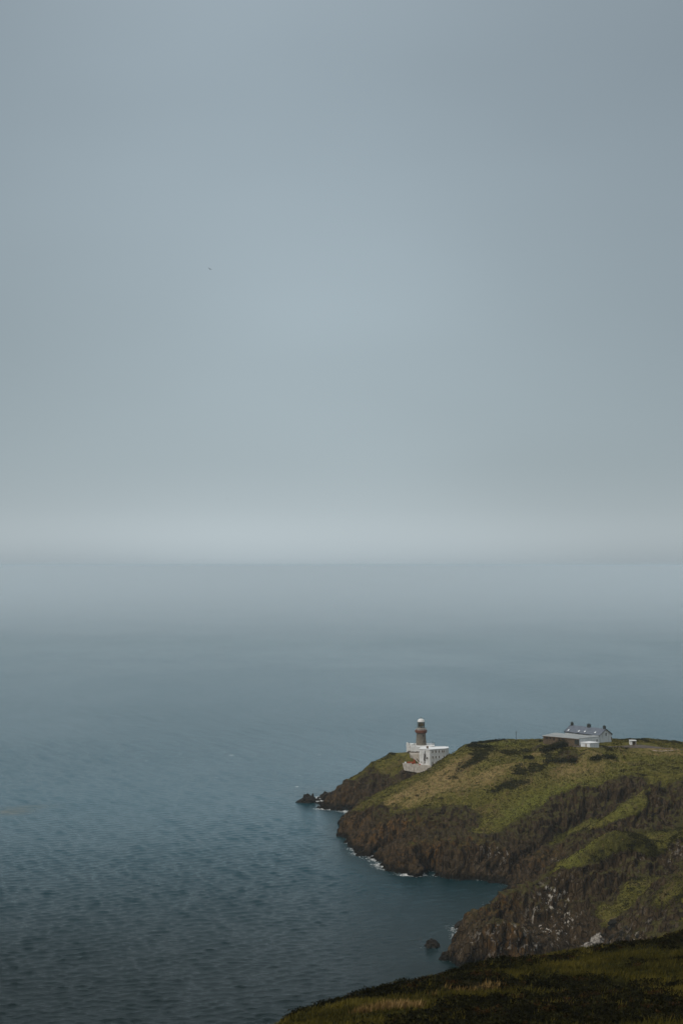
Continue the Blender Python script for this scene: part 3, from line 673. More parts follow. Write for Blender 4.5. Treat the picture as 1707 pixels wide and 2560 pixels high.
# ------------------------------------------------------------------ foreground hill
def hill_material():
    m = MT('hill_turf')
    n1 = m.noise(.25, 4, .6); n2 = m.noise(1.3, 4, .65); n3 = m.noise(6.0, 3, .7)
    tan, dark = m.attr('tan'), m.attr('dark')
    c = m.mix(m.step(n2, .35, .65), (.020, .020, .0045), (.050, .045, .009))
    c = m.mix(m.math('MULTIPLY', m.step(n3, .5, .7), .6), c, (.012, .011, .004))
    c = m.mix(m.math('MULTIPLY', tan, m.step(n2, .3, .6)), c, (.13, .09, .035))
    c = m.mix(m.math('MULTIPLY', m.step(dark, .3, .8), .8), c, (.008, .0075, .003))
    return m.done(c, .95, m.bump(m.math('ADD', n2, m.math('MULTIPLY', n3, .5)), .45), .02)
def fore_masks(x, y):
    """where the straw-coloured grass and the gorse grow on the near hill"""
    tan = np.zeros_like(x); dark = np.zeros_like(x)
    def g(W, u, v, rx, ry, a, ang=0):
        p = ground(u, v, 55, 230); c, s = math.cos(math.radians(ang)), math.sin(math.radians(ang))
        X_, Y_ = x - p[0], y - p[1]
        W += a * np.exp(-(((X_ * c + Y_ * s) / rx) ** 2 + ((-X_ * s + Y_ * c) / ry) ** 2))
    for q in ((1190, 2468, 1.7, 1.5, 1.1), (1155, 2473, 1.3, 1.2, .9), (1225, 2461, 1.3, 1.5, .9), (1078, 2488, .8, 1.0, .6), (955, 2540, 1.8, .8, .8), (1000, 2533, 1.2, .7, .6), (900, 2548, 1.6, .6, .5)):
        g(tan, *q)
    for q in ((1330, 2400, 6, 3, 1.0), (1250, 2415, 6, 2.5, .9), (1180, 2428, 5, 2.5, 1.0), (1110, 2448, 4, 3, 1.1), (1040, 2460, 5, 2.5, 1.1), (950, 2478, 5, 2.5, 1.1), (870, 2498, 4, 2.5, 1.1), (840, 2510, 3, 2, .8), (760, 2530, 4, 2, .6),
              (1400, 2470, 6, 3, 1.1), (1480, 2460, 6, 3, .9), (1350, 2500, 6, 4, 1.1), (1450, 2520, 8, 6, 1.2), (1600, 2500, 9, 7, 1.1), (1680, 2530, 9, 7, 1.3), (1250, 2530, 6, 3, .9), (1180, 2550, 5, 2.5, .8), (1560, 2540, 10, 6, 1.1), (1320, 2550, 8, 4, 1.1), (1650, 2470, 5, 2.5, .7), (1640, 2345, 8, 5, 1.2), (1700, 2350, 7, 6, 1.1), (1600, 2360, 5, 3, .7), (1440, 2378, 6, 2, .5), (1620, 2410, 4, 1.5, .5), (1000, 2480, 6, 2, .4), (1120, 2530, 5, 2.5, .35)):
        g(dark, *q)
    return np.clip(tan, 0, 1), np.clip(dark, 0, 1.2)
def fore_h(x, y):
    z = base_h(x, y) + fbm(x / 7.0, y / 7.0, s=91, o=3) * .55 * sstep(30, 60, y)
    return z
def build_hill():
    xs = axis([(-160, -30, 4), (-30, 62, .5), (62, 300, 5)]); ys = axis([(-60, 58, 4), (58, 185, .5), (185, 252, 3)])
    X, Y = np.meshgrid(xs, ys); x, y = X.ravel(), Y.ravel()
    z = fore_h(x, y)
    me = grid_mesh('foreground_hill', xs, ys, np.stack([x, y, z], 1))
    t, d = fore_masks(x, y)
    add_attr(me, 'tan', t); add_attr(me, 'dark', d)
    me.polygons.foreach_set('use_smooth', np.ones(len(me.polygons), bool))
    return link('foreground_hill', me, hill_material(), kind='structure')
build_hill()

def tri_mesh(name, A, Bv, Cv, tone, mat, parent=None, **props):
    n = len(A)
    V = np.empty((n * 3, 3)); V[0::3] = A; V[1::3] = Bv; V[2::3] = Cv
    me = quads(name, V, np.arange(n * 3).reshape(-1, 3))
    add_attr(me, 'tone', np.repeat(tone, 3))
    return link(name, me, mat, parent, **props)
def leaf_material(name, dark, mid, light, rough=.75, extra=None):
    m = MT(name); t = m.attr('tone')
    c = m.mix(m.step(t, .0, .55), dark, mid); c = m.mix(m.step(t, .55, 1.0), c, light)
    if extra: c = m.mix(m.math('MULTIPLY', m.step(m.noise(.5, 3, .6), .58, .66), .7), c, extra)
    return m.done(c, rough, None, .04)
M_GRASS = leaf_material('grass_blades', (.020, .018, .004), (.056, .048, .009), (.110, .088, .017), .8)
M_STRAW = leaf_material('straw_grass', (.10, .062, .02), (.19, .12, .043), (.29, .19, .078), .85)
M_GORSE = leaf_material('gorse_leaves', (.005, .0048, .0016), (.013, .0125, .0035), (.034, .031, .008), .8, (.045, .020, .006))

def fore_points(n, rng, y0=62, y1=172):
    y = np.sqrt(rng.uniform(y0 ** 2, y1 ** 2, n)); t = rng.uniform(-.13, .275, n)
    return t * y, y
def build_fore_vegetation():
    rng = np.random.default_rng(3)
    x, y = fore_points(120000, rng)
    tan, dark = fore_masks(x, y)
    # behind the brow nothing is seen: keep only what can be
    z = fore_h(x, y)
    patch = fbm(x / 2.4, y / 2.4, s=101, o=3)
    keep = (rng.uniform(0, 1, len(x)) < np.clip(1.2 - dark * 1.1 + patch * .6, .0, 1))
    x, y, z, tan, patch = x[keep], y[keep], z[keep], tan[keep], patch[keep]
    for nm, sel, mat, hh, nb in (('grass_tufts', tan + patch * .5 < .45, M_GRASS, .30, 3), ('straw_grass', tan + patch * .5 >= .45, M_STRAW, .42, 6)):
        xs, ys, zs, pt = x[sel], y[sel], z[sel], patch[sel]
        n = len(xs)
        xs, ys, zs, pt = (np.repeat(a, nb) for a in (xs, ys, zs, pt)); m = len(xs)
        th = rng.uniform(0, 2 * np.pi, m); r = rng.uniform(0, .16, m)
        bx, by = xs + r * np.cos(th), ys + r * np.sin(th)
        hgt_ = hh * rng.uniform(.5, 1.3, m) * (1 + pt * .5); w = rng.uniform(.025, .06, m); ph = rng.uniform(0, 2 * np.pi, m)
        A = np.stack([bx - w * np.cos(ph), by - w * np.sin(ph), zs - .05], 1); B_ = np.stack([bx + w * np.cos(ph), by + w * np.sin(ph), zs - .05], 1)
        C_ = np.stack([bx + np.cos(th) * hgt_ * .45 + .08, by + np.sin(th) * hgt_ * .45, zs + hgt_], 1)
        big = fbm(bx / 5, by / 5, s=111, o=3)
        tone = np.clip(.5 + pt * .5 + big * .5 + rng.normal(0, .16, m), 0, 1)
        tri_mesh(nm, A, B_, C_, tone, mat, kind='stuff')
    # gorse and bracken mounds
    x, y = fore_points(60000, rng, 60, 176)
    tan, dark = fore_masks(x, y)
    pr = sstep(.35, .9, dark + fbm(x / 4, y / 4, s=121, o=3) * .55) * .15
    k = rng.uniform(0, 1, len(x)) < pr
    x, y = x[k], y[k]; z = fore_h(x, y); n = len(x)
    R = rng.uniform(.22, .62, n); Hh = R * rng.uniform(.45, .85, n)
    nt = 80
    xi, yi, zi, Ri, Hi = (np.repeat(a, nt) for a in (x, y, z, R, Hh)); m = len(xi)
    th = rng.uniform(0, 2 * np.pi, m); cz = rng.uniform(-.1, 1, m); sr = np.sqrt(np.clip(1 - cz * cz, 0, 1)); rad = rng.uniform(.72, 1.12, m) * (1 + .25 * np.sin(th * 3 + xi * 7) * sr)
    c = np.stack([xi + Ri * rad * sr * np.cos(th), yi + Ri * rad * sr * np.sin(th), zi + Hi * rad * cz], 1)
    s_ = rng.uniform(.05, .12, m)[:, None]
    d1 = rng.normal(0, 1, (m, 3)); d1 /= np.linalg.norm(d1, axis=1)[:, None]; d2 = rng.normal(0, 1, (m, 3)); d2 /= np.linalg.norm(d2, axis=1)[:, None]
    tone = np.clip(rng.uniform(0, .75, m) + np.repeat(rng.normal(0, .18, n), nt), 0, 1)
    tri_mesh('gorse_scrub', c - d1 * s_, c + d1 * s_, c + d2 * s_ * 1.6, tone, M_GORSE, kind='stuff')
    print('gorse clumps', n, 'tris', m)
build_fore_vegetation()

def build_headland_growth():
    rng = np.random.default_rng(9)
    me = HM; n = len(me.vertices); co = np.empty(n * 3, np.float32); me.vertices.foreach_get('co', co); co = co.reshape(-1, 3)
    def at_(nm):
        a = np.empty(n, np.float32); me.attributes[nm].data.foreach_get('value', a); return a
    R, dry, shr, lush = at_('rock'), at_('dry'), at_('shrub'), at_('lush')
    ok = (co[:, 0] > -14) & (co[:, 0] < 158) & (co[:, 1] > 400) & (co[:, 1] < 745) & (co[:, 2] > 5) & (R < .55)
    for u, v, d, r in FLATS:
        p = PD(u, v, d); ok &= ((co[:, 0] - p[0]) ** 2 + (co[:, 1] - p[1]) ** 2) > (r * .7) ** 2
    idx = np.nonzero(ok)[0]
    k = rng.choice(idx, 60000); P_ = co[k] + rng.uniform(-.22, .22, (len(k), 3)) * (1, 1, 0); nb = 3
    pat = fbm(P_[:, 0] / 2.2, P_[:, 1] / 2.2, s=141, o=3); big = fbm(P_[:, 0] / 11, P_[:, 1] / 11, s=151, o=3)
    tone = np.clip(.42 + pat * .55 + big * .35 + dry[k] * .45 - shr[k] * .32 + rng.normal(0, .12, len(k)), 0, 1)
    straw = (dry[k] + pat * .7 + big * .5) > .62
    for nm, sel, mat in (('tussock_grass', ~straw, leaf_material('tussock_blades', (.030, .028, .008), (.120, .106, .023), (.230, .200, .050), .85)), ('dry_tussock_grass', straw, leaf_material('dry_tussock_blades', (.11, .070, .028), (.26, .175, .075), (.42, .30, .14), .85))):
        Q = np.repeat(P_[sel], nb, 0); t = np.repeat(tone[sel], nb); m = len(Q)
        th = rng.uniform(0, 2 * np.pi, m); w = rng.uniform(.10, .26, m); h = rng.uniform(.18, .5, m); ph = rng.uniform(0, 2 * np.pi, m)
        A = Q + np.stack([-w * np.cos(ph), -w * np.sin(ph), np.full(m, -.05)], 1); B_ = Q + np.stack([w * np.cos(ph), w * np.sin(ph), np.full(m, -.05)], 1)
        C_ = Q + np.stack([np.cos(th) * h * .6, np.sin(th) * h * .6, h], 1)
        tri_mesh(nm, A, B_, C_, np.clip(t + rng.normal(0, .1, m), 0, 1), mat, kind='stuff')
    # bracken and low gorse clumps
    w = np.clip(shr[idx] * .6 + fbm(co[idx, 0] / 7, co[idx, 1] / 7, s=161, o=3) * .9 - .25 - lush[idx] * .9, 0, 1) ** 2 + .002
    k = rng.choice(idx, 3600, p=w / w.sum()); nt = 34
    P_ = np.repeat(co[k], nt, 0); Rr = np.repeat(rng.uniform(.35, 1.3, len(k)), nt); m = len(P_)
    th = rng.uniform(0, 2 * np.pi, m); cz = rng.uniform(-.1, 1, m); sr = np.sqrt(np.clip(1 - cz * cz, 0, 1)); rad = rng.uniform(.6, 1.1, m)
    c = P_ + np.stack([Rr * rad * sr * np.cos(th), Rr * rad * sr * np.sin(th), Rr * .55 * rad * cz], 1)
    s_ = rng.uniform(.10, .26, m)[:, None]; d1 = rng.normal(0, 1, (m, 3)); d1 /= np.linalg.norm(d1, axis=1)[:, None]; d2 = rng.normal(0, 1, (m, 3)); d2 /= np.linalg.norm(d2, axis=1)[:, None]
    tri_mesh('low_scrub', c - d1 * s_, c + d1 * s_, c + d2 * s_ * 1.5, np.clip(rng.uniform(0, .8, m) + np.repeat(rng.normal(0, .2, len(k)), nt), 0, 1), leaf_material('scrub_leaves', (.014, .014, .005), (.045, .042, .012), (.095, .085, .026), .85), kind='stuff')
build_headland_growth()

# ------------------------------------------------------------------ building helpers
from mathutils import Matrix
def empty(name, loc):
    o = bpy.data.objects.new(name, None); COL.objects.link(o); o.location = loc; o.empty_display_size = .5
    return o
def bm_obj(name, bm, mat, parent=None, smooth=False):
    me = bpy.data.meshes.new(name)
    bmesh.ops.recalc_face_normals(bm, faces=bm.faces[:])
    bm.to_mesh(me); bm.free()
    if smooth:
        for p in me.polygons: p.use_smooth = True
    me.materials.append(mat)
    o = bpy.data.objects.new(name, me); COL.objects.link(o)
    if parent is not None:
        o.parent = parent
        w = Vector(parent.location); q = parent.parent
        while q is not None:
            w += Vector(q.location) if q.parent is None or q.type == 'EMPTY' else Vector((0, 0, 0)); q = q.parent
        if parent.type == 'EMPTY': o.matrix_parent_inverse = Matrix.Translation(-w)
    return o
def b_prism(bm, poly, z0, z1):
    lo = [bm.verts.new((p[0], p[1], z0)) for p in poly]; hi = [bm.verts.new((p[0], p[1], z1)) for p in poly]
    n = len(poly)
    bm.faces.new(lo[::-1]); bm.faces.new(hi)
    for i in range(n): bm.faces.new((lo[i], lo[(i + 1) % n], hi[(i + 1) % n], hi[i]))
def b_hex(bm, c8):
    v = [bm.verts.new(p) for p in c8]
    for f in ((3, 2, 1, 0), (4, 5, 6, 7), (0, 1, 5, 4), (1, 2, 6, 5), (2, 3, 7, 6), (3, 0, 4, 7)): bm.faces.new([v[i] for i in f])
def b_bar(bm, p, q, w, h=None, up=(0, 0, 1)):
    h = h or w; p, q = Vector(p), Vector(q); d = (q - p).normalized(); u = Vector(up)
    if abs(d.dot(u)) > .98: u = Vector((1, 0, 0))
    s = d.cross(u).normalized() * w / 2; t = s.cross(d).normalized() * h / 2
    b_hex(bm, [p - s - t, p + s - t, p + s + t, p - s + t, q - s - t, q + s - t, q + s + t, q - s + t])
def b_lathe(bm, c, prof, n=28, a0=0, a1=2 * math.pi):
    full = abs(a1 - a0 - 2 * math.pi) < 1e-6; rings = []
    for r, z in prof:
        if r < 1e-4: rings.append([bm.verts.new((c[0], c[1], z))]); continue
        rings.append([bm.verts.new((c[0] + r * math.cos(a0 + (a1 - a0) * k / n), c[1] + r * math.sin(a0 + (a1 - a0) * k / n), z)) for k in range(n if full else n + 1)])
    for A, B_ in zip(rings[:-1], rings[1:]):
        m = max(len(A), len(B_))
        for k in range(m if full else m - 1):
            k2 = (k + 1) % m
            if len(A) == 1: bm.faces.new((A[0], B_[k2], B_[k]))
            elif len(B_) == 1: bm.faces.new((A[k], A[k2], B_[0]))
            else: bm.faces.new((A[k], A[k2], B_[k2], B_[k]))
def prism(name, poly, z0, z1, mat, parent=None):
    bm = bmesh.new(); b_prism(bm, poly, z0, z1); return bm_obj(name, bm, mat, parent)
def bar(name, p, q, w, mat, parent=None, h=None):
    bm = bmesh.new(); b_bar(bm, p, q, w, h); return bm_obj(name, bm, mat, parent)
def lathe(name, c, prof, mat, parent=None, n=28, smooth=True):
    bm = bmesh.new(); b_lathe(bm, c, prof, n); return bm_obj(name, bm, mat, parent, smooth)
def xy(u, d): return (UX(u, d), d)
def zv(v, d): return PD(853.5, v, d)[2]
def on_wall(A, B_, u, v):
    """point where the sight line through (u, v) meets the upright plane over A-B"""
    k = PD(u, VH, 1.0)[0]
    ax, ay = A; ex, ey = B_[0] - ax, B_[1] - ay
    t = (k * ay - ax) / (ex - k * ey)
    p = (ax + ex * t, ay + ey * t)
    return Vector((p[0], p[1], PD(u, v, p[1])[2]))
def wall_dirs(A, B_):
    e = Vector((B_[0] - A[0], B_[1] - A[1], 0)).normalized(); n = Vector((e.y, -e.x, 0))
    if n.y > 0: n = -n
    return e, n
def opening(A, B_, u, v0, v1, w, frame_mat, pane_mat, parent, name='window', sill=True, bars=True):
    e, n = wall_dirs(A, B_); c1 = on_wall(A, B_, u, v1); c0 = on_wall(A, B_, u, v0); h = c0.z - c1.z; t = .045
    bm = bmesh.new()
    for s in (-1, 1): b_bar(bm, c1 + e * s * (w / 2) + n * .03, c1 + e * s * (w / 2) + n * .03 + Vector((0, 0, h)), t, .10, n)
    for z in (0, h): b_bar(bm, c1 - e * (w / 2 - t / 2 - .002) + n * .03 + Vector((0, 0, z - (t / 2 if z else -t / 2))), c1 + e * (w / 2 - t / 2 - .002) + n * .03 + Vector((0, 0, z - (t / 2 if z else -t / 2))), .096, t, (0, 0, 1))
    if bars: b_bar(bm, c1 - e * (w / 2 - t / 2 - .004) + n * .03 + Vector((0, 0, h * .55)), c1 + e * (w / 2 - t / 2 - .004) + n * .03 + Vector((0, 0, h * .55)), .08, .05)
    o = bm_obj(name, bm, frame_mat, parent)
    bm = bmesh.new(); b_bar(bm, c1 + n * .01 + Vector((0, 0, t)), c1 + n * .01 + Vector((0, 0, h - t)), w - t * 1.1, .03, n)
    bm_obj('pane' if name == 'window' else 'panel', bm, pane_mat, o)
    if sill:
        bm = bmesh.new(); b_bar(bm, c1 - e * (w / 2 + .1) + n * .08 - Vector((0, 0, .05)), c1 + e * (w / 2 + .1) + n * .08 - Vector((0, 0, .05)), .2, .09)
        bm_obj('sill', bm, frame_mat, o)
    return o

M_WHITE = simple('white_painted_render', (.62, .61, .58), (.76, .75, .73), .8, .75, .01, .3, stain=(.50, .45, .38))
M_CREAM = simple('weathered_pale_render', (.50, .44, .37), (.66, .60, .53), .9, .85, .02, .2, stain=(.33, .27, .20))
M_WROOF = simple('white_roof_paint', (.70, .70, .69), (.80, .80, .79), .5, .6, .01)
M_GRANITE = simple('dark_granite', (.13, .112, .088), (.21, .185, .148), 2.2, .85, .05, .3, stain=(.07, .058, .042))
M_RED = simple('red_gallery_paint', (.105, .034, .018), (.165, .060, .032), 1.8, .55, .01, .4)
M_BRED = simple('bright_red_paint', (.36, .042, .016), (.46, .075, .030), 1.8, .5, .005, .4)
M_DARKP = simple('dark_glass', (.010, .010, .009), (.018, .018, .016), 1.0, .35, .0, .3)
M_BROWNW = simple('brown_paint', (.10, .065, .04), (.15, .10, .062), 1.3, .8, .02)
M_BLACKM = simple('dark_metal', (.022, .026, .026), (.04, .045, .045), 2.0, .5, .005, .4)
M_SLATE = simple('blue_grey_slate', (.085, .10, .125), (.135, .15, .18), 1.2, .55, .03, .4)
M_GREYR = simple('grey_felt_roof', (.25, .265, .26), (.34, .345, .335), .5, .7, .01)
M_BRICK = simple('brown_brick', (.085, .060, .036), (.15, .108, .068), 1.6, .85, .03, .2)
M_GREYW = simple('grey_white_render', (.64, .66, .67), (.74, .75, .75), .7, .8, .01, .2, stain=(.40, .38, .34))
M_TAN = simple('tan_concrete', (.30, .26, .22), (.38, .34, .29), 1.2, .85, .02)
M_GREEN = simple('green_grey_metal', (.10, .11, .085), (.15, .155, .12), 2, .5, .01)
M_OPTIC = simple('amber_lens', (.10, .065, .02), (.16, .11, .04), 2, .2, .0)
M_CHIM = simple('dark_chimney_render', (.028, .033, .030), (.05, .055, .048), 2, .85, .02)
M_SKYL = simple('skylight_glass_sheen', (.72, .75, .76), (.80, .82, .83), 1, .12, .0, .8)  # pale base colour stands in for the sky reflected in the panes

# ------------------------------------------------------------------ lighthouse
LX, LY = UX(1051.2, 735), 735.0
lz = lambda v: zv(v, 735.0)
lh = empty('lighthouse', (LX, LY, lz(1863)))
ident(lh, 'round grey stone lighthouse tower with red gallery and white dome', 'lighthouse')
def r_(px): return px / F * 735
zb, zg0, zg1 = lz(1863), lz(1832.2), lz(1824.2)
tw = lathe('tower', (LX, LY), [(r_(14.0), zb - 2), (r_(14.0), zb), (r_(13.2), zb + .4), (r_(12.9), zb + 1.2), (r_(11.4), zg0 - .35), (r_(12.2), zg0 - .1), (r_(12.6), zg0 + .05), (.1, zg0 + .05)], M_GRANITE, lh, 40)
for u, v in ((1056.6, 1838.5), (1057.3, 1852.5)):
    a = math.asin((UX(u, 732.5) - LX) / (r_(12.3))); rr = r_(12.55 if v < 1845 else 13.0)
    c = Vector((LX + rr * math.sin(a), LY - rr * math.cos(a), lz(v + 1.9))); t = Vector((math.cos(a), math.sin(a), 0)); nn = Vector((math.sin(a), -math.cos(a), 0))
    bm = bmesh.new(); b_bar(bm, c - nn * .15, c - nn * .15 + Vector((0, 0, .95)), .62, .34, nn); w = bm_obj('window', bm, M_GRANITE, lh)
    bm = bmesh.new(); b_bar(bm, c + nn * .04 + Vector((0, 0, .08)), c + nn * .04 + Vector((0, 0, .87)), .42, .06, nn); bm_obj('pane', bm, M_DARKP, w)
gal = lathe('gallery', (LX, LY), [(r_(12.0), zg0 + .06), (r_(14.6), zg0 + .25), (r_(15.0), zg0 + .55), (r_(15.0), zg1 - .25), (r_(14.7), zg1), (r_(14.2), zg1), (r_(14.2), zg0 + .5), (.1, zg0 + .5)], M_RED, lh, 40)
bm = bmesh.new()
for k in range(20):
    a = 2 * math.pi * k / 20; p = Vector((LX + r_(14.4) * math.cos(a), LY + r_(14.4) * math.sin(a), zg1)); b_bar(bm, p, p + Vector((0, 0, .42)), .05)
b_lathe(bm, (LX, LY), [(r_(14.3), zg1 + .40), (r_(14.6), zg1 + .40), (r_(14.6), zg1 + .46), (r_(14.3), zg1 + .46), (r_(14.3), zg1 + .40)], 32)
bm_obj('railing', bm, M_WHITE, gal)
zl0, zl1 = lz(1819.6), lz(1804.0)
lathe('lantern_base', (LX, LY), [(r_(10.2), zg0 + .6), (r_(10.2), zl0 - .25), (r_(10.8), zl0 - .2), (r_(10.8), zl0 - .05), (r_(9.2), zl0), (.1, zl0)], M_CREAM, lh, 32)
bm = bmesh.new()
for k in range(14):
    a = 2 * math.pi * (k + .5) / 14; p = Vector((LX + r_(9.0) * math.cos(a), LY + r_(9.0) * math.sin(a), zl0)); b_bar(bm, p, p + Vector((0, 0, zl1 - zl0)), .13)
for z in (zl0 + .09, zl0 + .82, zl1 - .55, zl1 - .06):
    b_lathe(bm, (LX, LY), [(r_(8.7), z - .06), (r_(9.3), z - .06), (r_(9.3), z + .06), (r_(8.7), z + .06), (r_(8.7), z - .06)], 28)
lan = bm_obj('lantern_frame', bm, M_GREEN, lh)
mg = bpy.data.materials.new('lantern_glass'); mg.use_nodes = True
pb = mg.node_tree.nodes['Principled BSDF']; pb.inputs['Transmission Weight'].default_value = 1; pb.inputs['Roughness'].default_value = .02; pb.inputs['IOR'].default_value = 1.05
lathe('glass', (LX, LY), [(r_(8.6), zl0 + .02), (r_(8.6), zl1 - .02)], mg, lan, 28)
lathe('optic', (LX, LY), [(.05, zl0), (.35, zl0 + .02), (.35, zl0 + .7), (r_(6.2), zl0 + .8), (r_(6.6), zl0 + 1.4), (r_(6.2), zl1 - .75), (.4, zl1 - .5), (.05, zl1 - .4)], M_OPTIC, lh, 20)
R0 = r_(8.9); hd = lz(1796.3) - zl1
dome = lathe('dome', (LX, LY), [(R0 + .06, zl1), (R0 + .06, zl1 + .14)] + [(R0 * math.cos(t), zl1 + .14 + (hd - .14) * math.sin(t)) for t in [i * math.pi / 20 for i in range(10)]] + [(.12, zl1 + hd)], M_WHITE, lh, 32)
lathe('vent', (LX, LY), [(.14, zl1 + hd - .1), (.14, zl1 + hd + .12), (.34, zl1 + hd + .16), (.34, zl1 + hd + .36), (.05, zl1 + hd + .5)], M_BLACKM, dome, 12)
bar('weather_vane', (LX + .1, LY, zl1 + hd + .45), (LX + .5, LY, zl1 + hd + .45), .07, M_BLACKM, dome, .16)
for s in (-1, 1): bar('aerial', (LX + s * r_(13), LY - .5, zg1 + .35), (LX + s * r_(13), LY - .5, zg1 + 1.3), .10, M_BLACKM, lh)
bar('boom', (LX - r_(10), LY - 1, zl0 + .5), (LX - r_(23), LY - 1, zl0 + .72), .05, M_BLACKM, lh)

# ------------------------------------------------------------------ curved white base building round the tower
bz = lz(1863.2)
base = empty('lighthouse_base_building', (LX, LY - 5, 23.9)); ident(base, 'curved white building wrapped round the foot of the lighthouse tower', 'building')
wl_poly = [xy(1014.8, 731), xy(1017.0, 729), xy(1030, 728.2), xy(1047, 727.6), xy(1062, 727.2), xy(1075, 728.2), xy(1083.6, 731), xy(1084, 742), xy(1016, 742)]
prism('wall', wl_poly, 21.5, bz, M_WHITE, base)
ctr = Vector((sum(p[0] for p in wl_poly) / 9, sum(p[1] for p in wl_poly) / 9))
grow = lambda k: [tuple((Vector(p) - ctr) * k + ctr) for p in wl_poly]
prism('cornice', grow(1.02), bz + .003, bz + .22, M_WHITE, base)
# raised parapet at the left end
bm = bmesh.new()
for (a, da), (b, db), top in (((1014.6, 731), (1016.8, 729), 1857), ((1016.8, 729), (1020, 728.8), 1857.6), ((1022.6, 728.6), (1025.2, 728.5), 1858), ((1026.5, 728.4), (1032.5, 728.1), 1859.6), ((1034.6, 728.0), (1039, 727.9), 1857.8)):
    A, B_ = xy(a, da), xy(b, db); e, n = wall_dirs(A, B_); z1 = zv(top, 728.5)
    P_ = [Vector((*A, 0)), Vector((*B_, 0)), Vector((*B_, 0)) - n * .3, Vector((*A, 0)) - n * .3]
    b_prism(bm, [(p.x, p.y) for p in P_], bz + .225, z1)
bm_obj('parapet', bm, M_WHITE, base)
for u, v0, v1, w in ((1024.6, 1868.5, 1875.8, .42), (1042.6, 1873, 1879.8, .36)):
    opening(xy(1017, 729), xy(1047, 727.6), u, v0, v1, w, M_GREYW, M_DARKP, base, sill=False, bars=False)
opening(xy(1017, 729), xy(1047, 727.6), 1028.2, 1863.9, 1867.6, .5, M_GREYW, M_GREEN, base, sill=False, bars=False)
for u, v0, v1 in ((1027.4, 1868, 1879), (1033.6, 1864.5, 1870.5), (1050.2, 1864.6, 1872)):
    p = on_wall(xy(1017, 729), xy(1047, 727.6), u, v1) - Vector((0, .06, 0)); bar('downpipe', p, p + Vector((0, 0, (v1 - v0) / F * 728)), .11, M_GREYW, base)
for u, v0, d, lb in ((1021.4, 1856, 733, 'thin dark flue left of the lighthouse on the white parapet'), (1033.6, 1858.4, 733, 'short dark flue between white parapet sections beside the tower'), (1080.2, 1854, 734, 'taller of two dark flues on the roof right of the tower'), (1084.0, 1856, 736, 'shorter of two dark flues on the roof right of the tower')):
    x, z1 = UX(u, d), zv(v0, d)
    o = lathe('flue', (x, d), [(.12, bz + .2), (.12, z1 - .35), (.2, z1 - .3), (.2, z1 - .1), (.02, z1)], M_BLACKM, None, 8); ident(o, lb, 'flue')

# ------------------------------------------------------------------ white three-storey keepers' block
A0, A1, A2, A3, A4, A5 = xy(1046.8, 714.2), xy(1073.2, 711.6), xy(1112.0, 715.2), xy(1119.6, 717.6), xy(1117.5, 722.4), xy(1050.5, 720.6)
rz = zv(1873.2, 711.6)
kb = empty('keepers_block', (A1[0], A1[1] + 4, 18.5)); ident(kb, 'white flat-roofed three-storey block with rows of small dark windows', 'building')
kpoly = [A0, A1, A2, A3, A4, A5]
prism('wall', kpoly, 15.0, rz - .3, M_WHITE, kb)
kc = Vector((sum(p[0] for p in kpoly) / 6, sum(p[1] for p in kpoly) / 6))
prism('roof', [tuple((Vector(p) - kc) * 1.02 + kc) for p in kpoly], rz - .297, rz, M_WROOF, kb)
bm = bmesh.new()
rp = [tuple((Vector(p) - kc) * 1.0 + kc) for p in kpoly]
for a, b in zip(rp, rp[1:] + rp[:1]): b_bar(bm, (*a, rz - .36), (*b, rz - .36), .16, .10)
bm_obj('eaves_band', bm, M_BROWNW, kb)
for u in (1079.8, 1087.7, 1095.6, 1103.4, 1107.5): opening(A1, A2, u, 1876.2 - (u - 1079) * .03, 1882 - (u - 1079) * .05, .56, M_CREAM, M_DARKP, kb)
for u in (1080, 1087.8, 1095.8, 1107.8): opening(A1, A2, u, 1890.2 - (u - 1079) * .05, 1896 - (u - 1079) * .07, .56, M_CREAM, M_DARKP, kb)
for u in (1079.8, 1087.4): opening(A1, A2, u, 1904, 1910, .56, M_CREAM, M_DARKP, kb)
opening(A0, A1, 1052.0, 1904.0, 1907.0, .42, M_CREAM, M_DARKP, kb, sill=False, bars=False)
opening(A0, A1, 1060.3, 1904.2, 1908.8, .46, M_CREAM, M_DARKP, kb, sill=False, bars=False)
opening(A0, A1, 1060.9, 1877.4, 1884.5, .34, M_GREYW, M_DARKP, kb, sill=False, bars=False)
for (A, B_), u, v0, v1 in (((A0, A1), 1058.0, 1873.8, 1912), ((A0, A1), 1055.3, 1911, 1915), ((A1, A2), 1074.2, 1903, 1916), ((A1, A2), 1076.6, 1907, 1914)):
    e, n = wall_dirs(A, B_); p = on_wall(A, B_, u, v1) + n * .08; q = on_wall(A, B_, u, v0) + n * .08; bar('downpipe', p, q, .13, M_GREYW, kb)
prism('link_block', [xy(1053, 720.7), xy(1112, 722.5), xy(1110, 727.0), xy(1055, 727.0)], 15.0, rz - .9, M_WHITE, kb)
prism('chimney', [(UX(1064.6, 715), 714.6), (UX(1069.4, 715), 714.6), (UX(1069.4, 715), 715.5), (UX(1064.6, 715), 715.5)], rz + .003, zv(1865.4, 715), M_BROWNW, kb)
prism('parapet', [(UX(1084, 721), 720.9), (UX(1112, 721), 721.7), (UX(1112, 721), 722.0), (UX(1084, 721), 721.2)], rz + .003, rz + .25, M_WROOF, kb)

